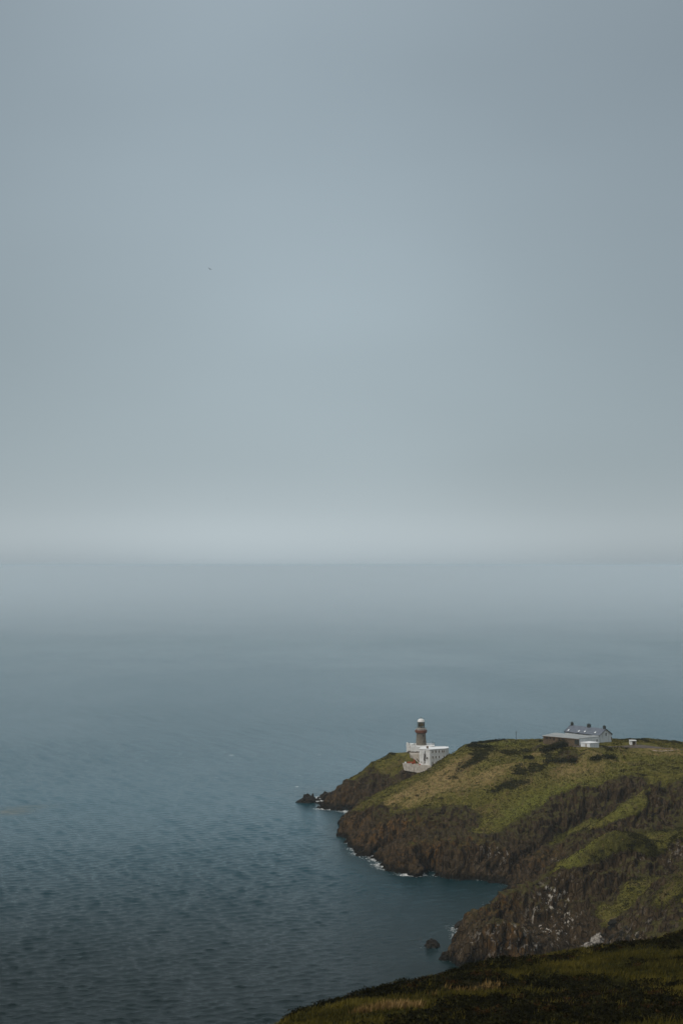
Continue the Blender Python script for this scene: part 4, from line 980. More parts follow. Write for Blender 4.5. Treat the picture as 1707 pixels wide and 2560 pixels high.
# ------------------------------------------------------------------ terraces
T0, T1 = (UX(1004.4, 712.6), 712.6), (UX(1075.5, 710.3), 710.3)
def slab(name, A, B_, outline, thick, mat, parent=None):
    e, n = wall_dirs(A, B_); f = [on_wall(A, B_, u, v) for u, v in outline]; bm = bmesh.new()
    a = [bm.verts.new(p) for p in f]; b = [bm.verts.new(p - n * thick) for p in f]; k = len(f)
    bm.faces.new(a); bm.faces.new(b[::-1])
    for i in range(k): bm.faces.new((a[i], b[i], b[(i + 1) % k], a[(i + 1) % k]))
    return bm_obj(name, bm, mat, parent)
w = empty('forecourt_wall', (*T1, 16)); ident(w, 'long pale weathered retaining wall in front of the white block', 'wall')
slab('wall', T0, T1, [(1004.4, 1906.2), (1006, 1908.0), (1024, 1908.6), (1025, 1907.4), (1027, 1907.4), (1028, 1911.0), (1048, 1912.6), (1075.5, 1913.4), (1075.5, 1940), (1040, 1931), (1009.5, 1926), (1006.6, 1917)], .45, M_CREAM, w)
e, n = wall_dirs(T0, T1)
for u in (1019.5, 1033, 1048, 1061):
    p = on_wall(T0, T1, u, 1928) + n * .06; q = on_wall(T0, T1, u, 1913.2) + n * .06; bar('buttress', p, q, .28, M_CREAM, w)
prism('forecourt', [(UX(1008, 713.4), 713.2), (UX(1074, 711.4), 711.2), (UX(1074, 716), 716), (UX(1047, 719), 719), (UX(1010, 719), 719)], 18.2, zv(1912.4, 713), M_TAN, w)
U0, U1 = (UX(1023.8, 720.2), 720.2), (UX(1048, 719.6), 719.6)
w = empty('upper_terrace_wall', (*U0, 20)); ident(w, 'pale wedge-shaped retaining wall under the brown terrace planting', 'wall')
slab('wall', U0, U1, [(1023.8, 1883.8), (1047.5, 1884.2), (1047.5, 1904), (1034, 1900), (1030.5, 1893.5)], .5, M_CREAM, w)
prism('terrace', [(UX(1024.5, 720.8), 720.8), (UX(1047, 720.3), 720.3), (UX(1047, 727), 727), (UX(1020, 728), 728)], 22.5, zv(1884.6, 720.5), M_TAN, w)
for u in (1033.8, 1044.8):
    p = on_wall(U0, U1, u, 1897) - Vector((0, .06, 0)); bar('pier', p, on_wall(U0, U1, u, 1885) - Vector((0, .06, 0)), .3, M_CREAM, w)

# stair from the upper terrace to the forecourt
st = empty('outdoor_staircase', PD(1046, 1912, 714.6)); ident(st, 'dark brown outdoor staircase slanting down to the forecourt', 'staircase')
s0, s1 = Vector(PD(1038.5, 1898.0, 716.4)), Vector(PD(1053.0, 1913.2, 714.2))
for off, nm in ((-.55, 'stringer'), (.55, 'stringer')):
    bar(nm, s0 + Vector((0, off, -.05)), s1 + Vector((0, off, -.05)), .16, M_CREAM if off < 0 else M_BROWNW, st, .35)
me_t = None
for k in range(10):
    c = s0.lerp(s1, (k + .5) / 10); bm = bmesh.new(); b_bar(bm, c + Vector((0, -.45, 0)), c + Vector((0, .45, 0)), .3, .08); bm_obj('step', bm, M_BROWNW, st)
bm = bmesh.new()
for k in range(6):
    c = s0.lerp(s1, k / 5) + Vector((0, .6, 0)); b_bar(bm, c, c + Vector((0, 0, 1.0)), .07)
b_bar(bm, s0 + Vector((0, .6, 1.0)), s1 + Vector((0, .6, 1.0)), .09)
bm_obj('handrail', bm, M_BROWNW, st)
# red boundary rail, red frame, tank
rl = empty('red_railing', PD(1024, 1908, 713.6)); ident(rl, 'bright red solid railing on the forecourt wall beside the staircase', 'railing')
z0 = zv(1909, 713.4)
for k in range(4):
    x = UX(1017.2 + k * 4.6, 713.6); bar('post', (x, 713.6, z0 - .4), (x, 713.6, z0 + .95), .14, M_BRED, rl)
for z in (.20, .52, .84): bar('rail', (UX(1016.8, 713.5), 713.48, z0 + z), (UX(1031.4, 713.5), 713.48, z0 + z), .08, M_BRED, rl, .24)
fr = empty('red_a_frame', PD(1035.5, 1909, 713.8)); ident(fr, 'upright red triangular frame between railing and staircase', 'frame')
ap = Vector(PD(1034.3, 1897.5, 714.0))
for u, d in ((1033, 713.6), (1038.2, 713.6)):
    bar('leg', ap, PD(u, 1910.5, d), .22, M_BRED, fr)
bar('brace', PD(1033.2, 1905, 713.7), PD(1037.5, 1905, 713.7), .2, M_BRED, fr, .45)
o = lathe('water_tank', (UX(1012.2, 713.9), 713.9), [(.1, zv(1909.5, 714)), (.45, zv(1909.5, 714)), (.5, zv(1906, 714)), (.38, zv(1904.4, 714)), (.05, zv(1903.8, 714))], M_GREYW, None, 12); ident(o, 'small rounded pale grey tank at the left end of the forecourt', 'tank')
bx_ = empty('red_planter', PD(1030, 1912, 712.9)); ident(bx_, 'low red-brown planter box behind the forecourt wall', 'planter')
prism('box', [(UX(1027.5, 713.4), 713.4), (UX(1033, 713.4), 713.4), (UX(1033, 713.9), 713.9), (UX(1027.5, 713.9), 713.9)], zv(1913, 713.4), zv(1909.2, 713.4), M_RED, bx_)
bx2 = empty('red_planter', PD(1049, 1913, 712.9)); ident(bx2, 'low red planter box at the foot of the staircase', 'planter')
prism('box', [(UX(1046, 713.2), 713.2), (UX(1050, 713.2), 713.2), (UX(1050, 713.7), 713.7), (UX(1046, 713.7), 713.7)], zv(1914, 713.2), zv(1910.4, 713.2), M_BRED, bx2)

# ------------------------------------------------------------------ foliage
M_BUSH = leaf_material('dark_bush_leaves', (.007, .008, .003), (.018, .020, .007), (.042, .044, .014), .8)
M_BROWNB = leaf_material('brown_shrub_leaves', (.03, .016, .009), (.075, .042, .022), (.13, .09, .035), .8)
M_TWIG = simple('bush_stem', (.03, .022, .014), (.05, .038, .024), 3, .9, .01)
def bush(label, pts_, r, h, n=700, leaf=.28, mat=None, cat='bush', name='bush', group=None, seed=0, zs=None, sink=.25):
    """a bush of small leaves filling a lumpy ridge along pts_ (world x, y)"""
    rng = np.random.default_rng(seed + 1000)
    pts_ = [tuple(p[:2]) for p in pts_]
    if zs is None: zs = [top_z(*p) for p in pts_]
    seg = np.linspace(0, len(pts_) - 1, max(2, int(n / 60)))
    lum = []
    for s in seg:
        i = min(int(s), max(len(pts_) - 2, 0)); f = s - i
        a, b = pts_[i], pts_[min(i + 1, len(pts_) - 1)]; za, zb_ = zs[i], zs[min(i + 1, len(pts_) - 1)]
        lum.append((a[0] + (b[0] - a[0]) * f + rng.normal(0, r * .3), a[1] + (b[1] - a[1]) * f + rng.normal(0, r * .3), za + (zb_ - za) * f, r * rng.uniform(.6, 1.0), h * rng.uniform(.6, 1.0)))
    L = np.array(lum); k = rng.integers(0, len(L), n)
    th = rng.uniform(0, 2 * np.pi, n); cz = rng.uniform(-.15, 1, n); sr = np.sqrt(np.clip(1 - cz ** 2, 0, 1)); rad = rng.uniform(.7, 1.08, n)
    c = np.stack([L[k, 0] + L[k, 3] * rad * sr * np.cos(th), L[k, 1] + L[k, 3] * rad * sr * np.sin(th), L[k, 2] - sink + L[k, 4] * rad * cz], 1)
    s_ = (leaf * rng.uniform(.5, 1.2, n))[:, None]
    d1 = rng.normal(0, 1, (n, 3)); d1 /= np.linalg.norm(d1, axis=1)[:, None]; d2 = rng.normal(0, 1, (n, 3)); d2 /= np.linalg.norm(d2, axis=1)[:, None]
    cx, cy = float(np.mean(L[:, 0])), float(np.mean(L[:, 1])); e = empty(name, (cx, cy, float(np.mean(L[:, 2])))); ident(e, label, cat, group)
    o = tri_mesh('foliage', c - d1 * s_, c + d1 * s_, c + d2 * s_ * 1.5, np.clip(rng.uniform(0, .8, n) + cz * .15, 0, 1), mat or M_BUSH)
    o.parent = e; o.matrix_parent_inverse = Matrix.Translation(-Vector(e.location))
    bm = bmesh.new()
    for q in lum[:: max(1, len(lum) // 5)]:
        for j in range(3):
            a = rng.uniform(0, 6.28); b_bar(bm, (q[0], q[1], q[2] - .4), (q[0] + .5 * q[3] * math.cos(a), q[1] + .5 * q[3] * math.sin(a), q[2] + q[4] * .5), .09)
    bm_obj('stem', bm, M_TWIG, e)['kind'] = 'stuff'
    return e
def gp(u, v): p = cast(u, v); return (p[0], p[1])

bush('reddish brown planting along the upper terrace by the white building', [xy(1019, 726.8), xy(1030, 726), xy(1046, 725.6)], .9, 1.1, 700, .2, M_BROWNB, 'planting', 'terrace_planting', seed=1, zs=[zv(1884.6, 720.5)] * 3)
e_, n_ = wall_dirs(A0, A1)
def climber(label, u0, v0, v1, wpx, n, seed, cat='climbing plant'):
    rng = np.random.default_rng(seed); c = []
    for i in range(n):
        t = rng.uniform(0, 1); v = v0 + (v1 - v0) * t; u = u0 + rng.normal(0, wpx * .4) + math.sin(t * 7) * .7
        c.append(on_wall(A0, A1, u, v) + n_ * rng.uniform(.05, .35))
    c = np.array([tuple(q) for q in c]); s_ = rng.uniform(.07, .17, (n, 1)); d1 = rng.normal(0, 1, (n, 3)); d2 = rng.normal(0, 1, (n, 3))
    d1 /= np.linalg.norm(d1, axis=1)[:, None]; d2 /= np.linalg.norm(d2, axis=1)[:, None]
    e = empty('climbing_plant', tuple(on_wall(A0, A1, u0, v1))); ident(e, label, cat)
    o = tri_mesh('foliage', c - d1 * s_, c + d1 * s_, c + d2 * s_ * 1.5, rng.uniform(0, 1, n), M_BROWNB); o.parent = e; o.matrix_parent_inverse = Matrix.Translation(-Vector(e.location))
    bar('stem', on_wall(A0, A1, u0, v1) + n_ * .1, on_wall(A0, A1, u0, v0) + n_ * .1, .07, M_TWIG, e)
climber('tall brown climbing plant in the recess of the white block', 1060.3, 1884.5, 1903, 2.6, 420, 5)
climber('small brown tuft of climber right of the tall one', 1066.0, 1893.2, 1896.8, 2.2, 90, 6)
bush('small brown shrub against the upper terrace wall by the stairs', [xy(1040.5, 717.6), xy(1044.5, 717.4)], .45, 1.3, 180, .14, M_BROWNB, 'shrub', 'shrub', seed=8, zs=[zv(1901, 717)] * 2)

# hedges and bushes on the plateau
def B(label, uv, r, h, n, seed, cat='bush', name='bush', group='dark bushes on the headland top', leaf=.26):
    bush(label, [gp(*q) for q in uv], r, h, n, leaf, None, cat, name, group, seed)
B('long clipped dark hedge along the left brow of the headland', [(1180, 1860), (1205, 1857.5), (1235, 1853.5), (1262, 1851.5)], .9, 1.5, 3200, 20, 'hedge', 'hedge', None, .22)
B('broad dark scrub mass at the left end of the long hedge', [(1172, 1865), (1190, 1866), (1210, 1868), (1228, 1869)], 1.8, 1.7, 2200, 21, 'scrub', 'scrub', None)
B('large dark hedge in front of the long brown building', [(1353, 1880), (1370, 1876), (1385, 1872), (1400, 1867), (1415, 1865), (1422, 1864)], 2.3, 3.6, 5000, 22, 'hedge', 'hedge', None)
B('small round bush at the left corner of the brown building', [(1349, 1855), (1351, 1855)], .9, 1.5, 260, 23)
B('low dark mound of bush alone in pale grass left of centre', [(1312, 1896), (1321, 1895), (1330, 1895)], 1.4, 1.8, 800, 24)
B('long dark bush below the big hedge', [(1365, 1905), (1385, 1903), (1410, 1902), (1432, 1903), (1440, 1904)], 2.0, 2.1, 2600, 25)
B('long dark bush below the white hut', [(1476, 1898), (1495, 1896), (1515, 1895), (1530, 1894)], 2.0, 2.1, 2200, 26)
B('small dark bush on the skyline behind the ruined white hut', [(1571, 1850), (1575, 1850)], .9, 1.3, 220, 27)
B('dark bush on the skyline right of the ruined white hut', [(1588, 1852), (1596, 1850), (1606, 1852), (1616, 1854)], 1.1, 1.5, 520, 28)
B('low dark bush on the skyline near the right edge', [(1668, 1857), (1680, 1856), (1692, 1857), (1700, 1860)], 1.1, 1.1, 480, 29)
B('tiny dark bush on the skyline right of the cottage', [(1556, 1850), (1560, 1850)], .7, .7, 160, 30)
B('small dark shrub on grass below the long hedge', [(1241, 1866), (1243, 1866)], .45, .6, 90, 31)
B('round dark bush high on the nearest grassy spur', [(1570, 2113), (1575, 2113)], 1.0, 1.2, 260, 32, leaf=.2)
B('flat dark scrub left of the pale grass patch', [(1266, 1886), (1276, 1885), (1285, 1884)], 1.0, .7, 260, 33)

# ------------------------------------------------------------------ cottage
D1 = 648.0; al = math.radians(50)
c0 = Vector(xy(1494.2, D1)); le = Vector((-math.cos(al), math.sin(al))); wi = Vector((math.sin(al), math.cos(al)))
Lc, Wc = 20.3, 8.5
ez = zv(1838.4, D1); gz = zv(1858.5, D1) - .6; rh = 2.5
q0, q1, q2, q3 = c0, c0 + wi * Wc, c0 + wi * Wc + le * Lc, c0 + le * Lc
co = empty('cottage', (*((q0 + q2) / 2), gz)); ident(co, 'white cottage with blue-grey slate roof, three chimneys and four skylights', 'cottage')
bm = bmesh.new()
pg = [bm.verts.new((*q, z)) for q in (q0, q1, q2, q3) for z in (gz, ez)]
m0, m1 = q0 + wi * Wc / 2, q3 + wi * Wc / 2
a0, a1 = bm.verts.new((*m0, ez + rh)), bm.verts.new((*m1, ez + rh))
bm.faces.new((pg[0], pg[2], pg[3], a0, pg[1])); bm.faces.new((pg[6], pg[7], a1, pg[5], pg[4])); bm.faces.new((pg[0], pg[1], pg[7], pg[6])); bm.faces.new((pg[2], pg[4], pg[5], pg[3]))
bm.faces.new((pg[1], a0, a1, pg[7])); bm.faces.new((pg[3], pg[5], a1, a0)); bm.faces.new((pg[0], pg[6], pg[4], pg[2]))
bm_obj('wall', bm, M_GREYW, co)
bm = bmesh.new()
ov, th_ = .30, .14
def rp_(s, t, dz=0):    # s along the ridge, t: 0 front eave .. 1 back eave
    p = q0 + le * s + wi * (Wc * t); z = ez + rh * (1 - abs(2 * t - 1)); return Vector((*p, z + dz))
for t0, t1 in ((-.03, .5), (.5, 1.03)):
    s0_, s1_ = -ov, Lc + ov
    z_ = lambda t: ez + rh * (1 - abs(2 * t - 1))
    b_hex(bm, [Vector((*(q0 + le * s + wi * Wc * t), z_(t) + dz)) for dz in (.02, .02 + th_) for s, t in ((s0_, t0), (s1_, t0), (s1_, t1), (s0_, t1))])
rf = bm_obj('roof', bm, M_SLATE, co)
def skyl(u, v):
    # meet the sight line with the front roof plane
    a, fy, fz = ray(u, v); O = Vector((0, 0, H)); d = Vector((a, fy, fz))
    P0 = Vector((*q0, ez)); n = Vector((*le, 0)).cross(Vector((wi.x * Wc / 2, wi.y * Wc / 2, rh))).normalized()
    t = (P0 - O).dot(n) / d.dot(n); return O + d * t, n
for u, v in ((1420.6, 1826.4), (1446.4, 1828.8), (1461.4, 1829.9), (1487.2, 1832.2)):
    p, n = skyl(u, v)
    if n.z < 0: n = -n
    up = Vector((wi.x * Wc / 2, wi.y * Wc / 2, rh)).normalized(); e = Vector((*le, 0))
    bm = bmesh.new(); b_bar(bm, p - up * .62 + n * .22, p + up * .62 + n * .22, .88, .14, n); sk = bm_obj('skylight', bm, M_BLACKM, rf)
    bm = bmesh.new(); b_bar(bm, p - up * .54 + n * .30, p + up * .54 + n * .30, .72, .03, n); bm_obj('pane', bm, M_SKYL, sk)
bm = bmesh.new()
b_bar(bm, rp_(-ov, -.035, 0), rp_(Lc + ov, -.035, 0), .16, .16); bm_obj('gutter', bm, M_BLACKM, rf)
for s in (-ov - .06, Lc + ov + .06):
    for t in (-.04, 1.04):
        p, q = q0 + le * s + wi * Wc * t, q0 + le * s + wi * Wc * .5; bar('bargeboard', (*p, ez - .12), (*q, ez + rh + .06), .12, M_BLACKM if (t > 1 or s > 0) else M_SLATE, rf, .3)
for s in (-.1, Lc + .1):
    for t in (-.02, 1.02): p = q0 + le * s + wi * Wc * t; bar('kneeler', (*p, ez - .55), (*p, ez + .1), .34, M_CHIM, rf)
for s, w_ in ((.55, 1.15), (Lc * .475, 1.7), (Lc - .55, 1.15)):
    c = q0 + le * s + wi * Wc * .5
    sq = lambda a, b: [tuple(c + le * i * a + wi * j * b) for i, j in ((-1, -1), (1, -1), (1, 1), (-1, 1))]
    bm = bmesh.new(); b_prism(bm, sq(w_ / 2, .38), ez + rh - .6, ez + rh + 1.15); b_prism(bm, sq(w_ / 2 + .1, .48), ez + rh + 1.152, ez + rh + 1.34); ch = bm_obj('chimney', bm, M_CHIM, rf)
    k = 3 if w_ > 1.5 else 2
    for j in range(k):
        pp = c + le * ((j - (k - 1) / 2) * .5); lathe('chimney_pot', (pp.x, pp.y), [(.14, ez + rh + 1.34), (.17, ez + rh + 1.62), (.13, ez + rh + 1.72), (.02, ez + rh + 1.72)], M_CHIM, ch, 10)
F0, F1 = tuple(q0), tuple(q3)
for u in (1465.2, 1470.4): opening(F0, F1, u, 1839.6, 1843.8, .7, M_GREYW, M_DARKP, co, sill=False)
for u, v in ((1443.6, 1839.5), (1455.4, 1843), (1490.6, 1844)):
    e, n = wall_dirs(F0, F1); p = on_wall(F0, F1, u, v) + n * .09; bar('downpipe', p, Vector((p.x, p.y, ez - .05)), .12, M_BLACKM, co)
G0, G1 = tuple(q0), tuple(q1)
opening(G0, G1, 1510.7, 1832.2, 1839.6, .85, M_GREYW, M_DARKP, co)
opening(G0, G1, 1524.2, 1842.2, 1850.5, .8, M_GREYW, M_BROWNW, co, 'door', sill=False, bars=False)

# white flat-roofed annex between cottage and long building
an = empty('annex', (UX(1470, 645), 644, gz)); ident(an, 'white flat-roofed annex joined to the front of the cottage', 'annex')
N0, N1 = xy(1444.0, 638.6), xy(1494.4, 645.6)
az = zv(1845.4, 640.5)
apoly = [N0, xy(1458, 640.0), xy(1493.8, 645.4), xy(1489, 651), xy(1452, 648)]
prism('wall', apoly, gz - .4, az, M_GREYW, an)
ac = Vector((sum(p[0] for p in apoly) / 5, sum(p[1] for p in apoly) / 5))
prism('roof', [tuple((Vector(p) - ac) * 1.02 + ac) for p in apoly], az + .003, az + .2, M_GREYR, an)
opening(xy(1458, 640.0), xy(1493.8, 645.4), 1487.8, 1848.2, 1854.6, .75, M_GREYW, M_DARKP, an)

# long low brown building
lb = empty('long_low_building', (UX(1395, 645), 648, 38.6)); ident(lb, 'long low brown building with wide pale grey flat roof', 'building')
K0, K1 = xy(1354.6, 650.4), xy(1442.0, 638.6)
fz = zv(1846.4, 639.5); 
e, n = wall_dirs(K0, K1)
K2, K3 = (K1[0] - n.x * 10.6, K1[1] - n.y * 10.6), (K0[0] - n.x * 10.6, K0[1] - n.y * 10.6)
fz0 = zv(1840.0, 650.4)
prism('wall', [K0, K1, K2, K3], 36.6, min(fz, fz0) - .02, M_BRICK, lb)
rz2 = min(fz, fz0)
g = [Vector((*p, rz2)) for p in (K0, K1, K2, K3)]; cg = sum(g, Vector()) / 4
bm = bmesh.new(); gg = [(p - cg) * 1.045 + cg for p in g]
b_hex(bm, [gg[0], gg[1], gg[2] + Vector((0, 0, .35)), gg[3] + Vector((0, 0, .35))] + [gg[0] + Vector((0, 0, .22)), gg[1] + Vector((0, 0, .22)), gg[2] + Vector((0, 0, .57)), gg[3] + Vector((0, 0, .57))])
bm_obj('roof', bm, M_GREYR, lb)
bar('fascia', gg[0] + n * .03 - Vector((0, 0, .06)), gg[1] + n * .03 - Vector((0, 0, .06)), .08, M_BROWNW, lb, .26)
for u, v0, v1, w_ in ((1363.8, 1842, 1847.2, 1.5), (1372.2, 1842.3, 1847.8, 1.0)): opening(K0, K1, u, v0, v1, w_, M_BROWNW, M_DARKP, lb)
for u, v0, v1 in ((1381.4, 1843.3, 1851.5), (1386.6, 1844, 1852), (1394.2, 1844.8, 1852.5)): opening(K0, K1, u, v0, v1, .8, M_BROWNW, M_BROWNW if u == 1386.6 else M_DARKP, lb, 'door', sill=False, bars=False)
opening(K0, K1, 1404, 1846, 1850, 1.6, M_BROWNW, M_DARKP, lb)
opening(K0, K1, 1437.2, 1849, 1861.5, 2.0, M_BROWNW, M_CHIM, lb, 'door', sill=False, bars=False)
prism('plinth', [tuple(Vector(K0) + Vector((n.x, n.y)) * .12), tuple(Vector(K1) + Vector((n.x, n.y)) * .12), tuple(Vector(K1) + Vector((n.x, n.y)) * .002), tuple(Vector(K0) + Vector((n.x, n.y)) * .002)], 36.6, zv(1853.5, 650), M_BRICK, lb)

# small white square hut
hb = empty('square_hut', (UX(1472, 636), 635, 38.4)); ident(hb, 'small square white hut with bright flat roof in front of the annex', 'hut')
h0, h1, h2 = xy(1470.6, 631.6), xy(1448.0, 635.0), xy(1493.0, 634.6)
h3 = (h1[0] + h2[0] - h0[0], h1[1] + h2[1] - h0[1])
hz = zv(1858.0, 631.6)
prism('wall', [h0, h2, h3, h1], 37.2, hz - .15, M_GREYW, hb)
hc = Vector(((h0[0] + h3[0]) / 2, (h0[1] + h3[1]) / 2))
prism('roof', [tuple((Vector(p) - hc) * 1.06 + hc) for p in (h0, h2, h3, h1)], hz - .147, hz + .1, M_WROOF, hb)
opening(h1, h0, 1461.0, 1859.4, 1866.8, .75, M_TAN, M_TAN, hb, 'door', sill=False, bars=False)

# ruined hut on the right
rh_ = empty('open_fronted_hut', PD(1578, 1861, 642)); ident(rh_, 'tiny open-fronted white hut beside the road near the skyline', 'hut')
zr0, zr1 = zv(1864, 642), zv(1852.2, 642)
X0, X1_ = UX(1570, 642), UX(1585.6, 642)
prism('side_wall', [(X0, 642), (X0 + 1.0, 641.7), (X0 + 1.1, 644.2), (X0 + .1, 644.4)], zr0, zr1, M_WHITE, rh_)
prism('back_wall', [(X0 + 1.11, 643.9), (X1_, 643.6), (X1_, 643.9), (X0 + 1.12, 644.2)], zr0, zr1 - .35, M_BRICK, rh_)
prism('roof', [(X0 - .05, 641.6), (X1_ + .1, 641.3), (X1_ + .1, 644), (X0, 644.5)], zr1 + .003, zr1 + .25, M_WHITE, rh_)
prism('side_wall', [(X1_ - .3, 641.6), (X1_, 641.6), (X1_, 643.59), (X1_ - .3, 643.59)], zr0, zr1, M_TAN, rh_)
prism('door', [(X0 + 1.5, 642.3), (X0 + 2.1, 642.2), (X0 + 2.1, 642.3), (X0 + 1.5, 642.4)], zr0, zr1 - .5, M_BROWNW, rh_)

# pole
pg_ = gp(1289.3, 1851.5)
p = Vector((pg_[0], pg_[1], top_z(*pg_)))
pole = empty('pole', p); ident(pole, 'thin dark upright pole on the skyline left of the buildings', 'pole')
bar('post', p - Vector((0, 0, .5)), Vector((p.x, p.y, zv(1828.3, p.y))), .2, M_BLACKM, pole)
bar('cross_arm', Vector((p.x - .5, p.y, zv(1830.5, p.y))), Vector((p.x + .5, p.y, zv(1830.5, p.y))), .09, M_BLACKM, pole)

# ------------------------------------------------------------------ driveway
def ribbon(name, L, mat, kind='structure'):
    V, q = [], []
    for (a, b) in L:
        pa, pb = Vector(cast(*a)), Vector(cast(*b))
        for k in range(5):
            p = pa.lerp(pb, k / 4); V.append((p.x, p.y, top_z(p.x, p.y) + .10))
    for i in range(len(L) - 1):
        for k in range(4): q.append([i * 5 + k, i * 5 + k + 1, (i + 1) * 5 + k + 1, (i + 1) * 5 + k])
    me = quads(name, np.array(V), np.array(q)); return link(name, me, mat, kind=kind)
M_ROAD = simple('gravel_road', (.080, .066, .055), (.125, .105, .088), .8, .95, .03, .1)
M_SAND = simple('bare_soil', (.26, .20, .15), (.36, .29, .22), .7, .95, .03, .1)
ribbon('driveway', [((u, a), (u, b)) for u, a, b in ((1500, 1868, 1865.5), (1515, 1868.2, 1865.8), (1530, 1868.2, 1865.6), (1545, 1868.4, 1865), (1558, 1869, 1864.4), (1570, 1869.6, 1863.6), (1582, 1870, 1862.8), (1594, 1870.4, 1862.4), (1606, 1870.6, 1862.8), (1618, 1870.8, 1864.2), (1632, 1871.2, 1866), (1646, 1872, 1868), (1660, 1872.8, 1870), (1675, 1873.6, 1871.4), (1690, 1874.4, 1872.4), (1707, 1875.4, 1873.4), (1730, 1877, 1875))], M_ROAD)
ribbon('bare_soil_patch', [((u, a), (u, b)) for u, a, b in ((1629, 1876.5, 1876), (1634, 1878, 1875.8), (1642, 1878.8, 1876.6), (1652, 1879, 1877.4), (1662, 1878.4, 1876.4), (1672, 1877.6, 1876.2), (1680, 1877.8, 1875.4), (1684, 1876.6, 1875.8))], M_SAND)
ribbon('yard', [((u, a), (u, b)) for u, a, b in ((1430, 1867.5, 1862.5), (1440, 1868, 1862.8), (1450, 1869, 1863))], M_ROAD)

# ------------------------------------------------------------------ rocks
def rock_material(name, c1, c2, w=(.45, .42, .36), wt=.5):
    m = MT(name); n1 = m.noise(.8, 4, .7); n2 = m.noise(2.4, 4, .7)
    c = m.mix(m.step(n1, .35, .65), c1, c2)
    c = m.mix(m.math('MULTIPLY', m.step(n2, .58, .68), wt), c, w)
    zz = m.math('ADD', m.z(), m.math('MULTIPLY', n1, 1.2)); c = m.mix(m.step(zz, 1.9, .9), c, (.010, .009, .006))
    return m.done(c, .85, m.bump(m.math('ADD', n1, n2), .3), .25)
M_SROCK = rock_material('sea_rock', (.009, .007, .005), (.026, .019, .011), (.05, .034, .018), .4)
M_BOULD = rock_material('boulder_rock', (.022, .018, .013), (.075, .060, .042), (.25, .20, .15), .5)
M_GUANO = rock_material('whitened_rock', (.10, .085, .07), (.40, .36, .31), (.72, .68, .62), .9)
def rock(label, c, sx, sy, sz, seed, mat=M_SROCK, name='sea_rock', group=None, peak=0.0, sub=4):
    bm = bmesh.new(); bmesh.ops.create_icosphere(bm, subdivisions=sub, radius=1.0)
    P_ = np.array([v.co[:] for v in bm.verts]); r = np.random.default_rng(seed); off = r.uniform(0, 50, 3)
    q = P_ * 1.6 + off
    d = 1 + facets(q[:, 0], q[:, 1], q[:, 2], seed) * .34 + facets(q[:, 0] * 2.3, q[:, 1] * 2.3, q[:, 2] * 1.4, seed + 9) * .12
    P_ = P_ * d[:, None]
    P_[:, 2] = np.where(P_[:, 2] > 0, P_[:, 2] ** (1 + peak * .4) if False else P_[:, 2], P_[:, 2])
    tap = 1 - np.clip(P_[:, 2], 0, 1) * .25 * (1 + peak * 1.5)
    P_[:, 0] *= tap * sx; P_[:, 1] *= tap * sy; P_[:, 2] *= sz
    for v, p in zip(bm.verts, P_): v.co = p
    o = bm_obj(name, bm, mat); o.location = c; ident(o, label, 'rock', group); return o
def srock(label, u, v, wpx, hpx, seed, depth=None, mat=M_SROCK, group='dark rocks standing in the sea', peak=0.0, name='sea_rock', base=None):
    p = PZ(u, v) if base is None else base; k = p[1] / F
    return rock(label, (p[0], p[1] + (depth or wpx * k * .5) * .5, p[2] - .4), wpx * k * .60, (depth or wpx * k * .5), hpx * k * .78 + .4, seed, mat, name, group, peak)
srock('broad dark islet rock off the lighthouse point', 767, 2007, 40, 19, 3, 3.0)
srock('pointed pinnacle on the right of the islet', 781, 2006, 14, 24, 5, 1.4, peak=.7)
srock('low rock tip at the left end of the islet', 750, 2006, 13, 7, 6, 1.2)
srock('small dark rock between islet and lighthouse point', 795, 2002, 11, 9, 7, 1.0, peak=.4)
srock('largest dark rock beyond the foam channel', 815, 1996, 26, 17, 8, 2.2)
srock('jagged rock joining the point beside the foam channel', 829, 1997, 18, 20, 9, 2.0, peak=.5)
srock('tiny rock in the surf under the lighthouse point', 802, 2021, 9, 5, 10, .7)
srock('round dark rock alone in the bay', 1079, 2368, 31, 22, 12, 2.4)
srock('dark rock touching the third spur at the waterline', 1152, 2319, 30, 18, 13, 2.0)
srock('small low rock under the third spur', 1143, 2362, 13, 9, 14, 1.0)
srock('low dark rock tip at the end of the third spur', 1112, 2400, 26, 10, 15, 1.6)
srock('small rock in the foam under the main headland', 884, 2122, 10, 5, 16, .8)
srock('low rock in the foam halfway along the main headland', 935, 2146, 9, 4, 17, .7)
# boulders on the beach of the near gully
gb = [(1552, 2330, 16, 10), (1535, 2312, 22, 8), (1565, 2318, 16, 9), (1548, 2346, 14, 8), (1570, 2342, 13, 8), (1585, 2352, 12, 7), (1530, 2340, 15, 9), (1595, 2338, 12, 7), (1520, 2358, 16, 9), (1575, 2360, 14, 7), (1556, 2364, 13, 7), (1538, 2300, 26, 9), (1600, 2352, 10, 6), (1510, 2335, 12, 7)]
lbs = ['brown boulder at the centre of the gully scree', 'flat dark boulder high in the gully scree', 'boulder right of the flat one in the gully scree', 'squat boulder below the centre of the gully scree', 'boulder just above the pale stones in the gully', 'small boulder beside the right bank of the gully', 'boulder at the left edge of the gully scree', 'small boulder high against the right bank of the gully', 'boulder directly right of the whitened rock', 'pale-flecked boulder low in the gully', 'low boulder at the foot of the gully scree', 'wide slab boulder topmost in the gully scree', 'tiny boulder furthest right in the gully', 'small dark boulder behind the whitened rock']
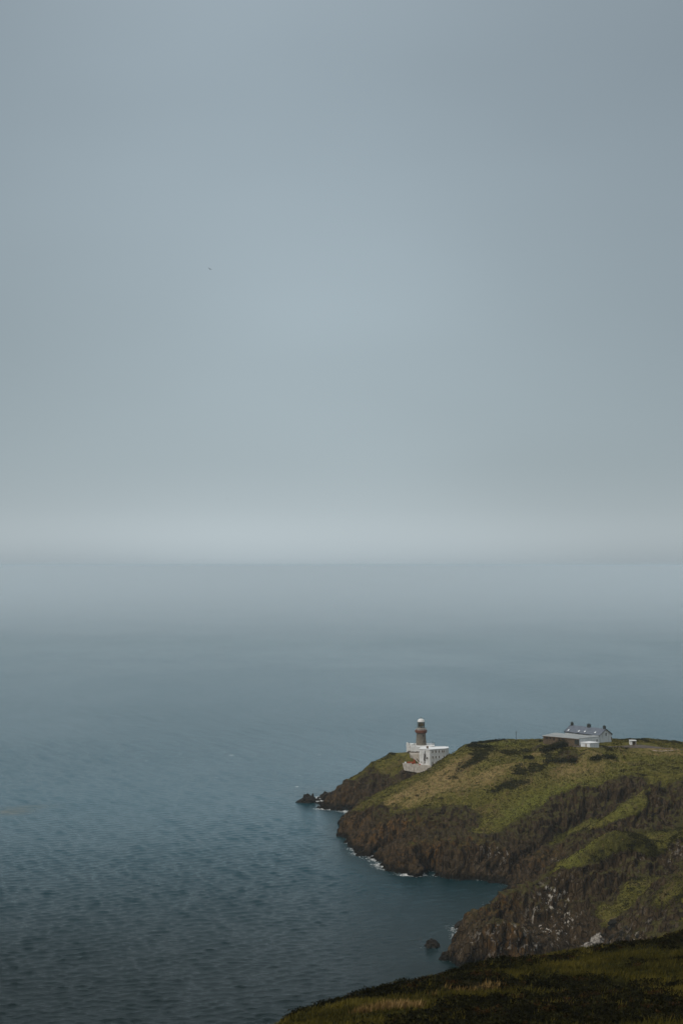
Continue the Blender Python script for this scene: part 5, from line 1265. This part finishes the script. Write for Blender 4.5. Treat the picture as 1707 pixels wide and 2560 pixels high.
for i, ((u, v, w_, h_), L_) in enumerate(zip(gb, lbs)):
    c = cast(u, v + h_ / 2); srock(L_, u, v, w_, h_, 40 + i, None, M_GUANO if i in (9, 5) else M_BOULD, 'boulders in the near gully', 0, 'boulder', c)
for u, v, w_, h_, L_, sd_ in ((1495, 2356, 34, 24, 'tall whitened rock in the gully just above the near grass', 60), (1474, 2366, 32, 14, 'low whitened rock left of the tall white one', 61)):
    c = cast(u, v + 4); srock(L_, u, v, w_, h_, sd_, None, M_GUANO, 'whitened rocks in the near gully', 0, 'whitened_rock', c)

# ------------------------------------------------------------------ gulls
M_GULL = simple('gull_plumage', (.16, .17, .18), (.24, .25, .26), 4, .8, .0)
def gull(label, u, v, d, span, bank, head):
    c = Vector(PD(u, v, d)); e = empty('gull', c); ident(e, label, 'bird', 'gulls in flight')
    R_ = Matrix.Rotation(math.radians(head), 3, 'Z') @ Matrix.Rotation(math.radians(bank), 3, 'Y')
    bm = bmesh.new(); bmesh.ops.create_uvsphere(bm, u_segments=12, v_segments=8, radius=1)
    for w in bm.verts:
        t = 1 - .35 * max(0, -w.co.y); w.co = c + R_ @ Vector((w.co.x * .075 * span * t, w.co.y * .26 * span, w.co.z * .07 * span * t))
    bm_obj('body', bm, M_GULL, e, True)
    for s in (-1, 1):
        bm = bmesh.new()
        P_ = [((.04, .09, .02), (.04, -.09, .02)), ((.26, .12, .10), (.27, -.05, .10)), ((.50, .0, .05), (.50, -.03, .05))]
        rows = []
        for a, b in P_:
            rows.append([bm.verts.new(c + R_ @ Vector((s * q[0] * span, q[1] * span, q[2] * span + dz))) for q in (a, b) for dz in (0, .02 * span)])
        for r0, r1 in zip(rows[:-1], rows[1:]):
            for i, j in ((0, 1), (1, 3), (3, 2), (2, 0)): bm.faces.new((r0[i], r0[j], r1[j], r1[i]))
        for r0 in (rows[0], rows[-1]): bm.faces.new((r0[0], r0[1], r0[3], r0[2]))
        bm_obj('wing', bm, M_GULL, e)
gull('gull gliding high in the grey sky left of centre', 524.5, 672.5, 420, 1.35, 26, 25)
gull('distant gull low in the sky just above the bright band', 568, 1247.5, 700, 1.5, 0, 10)
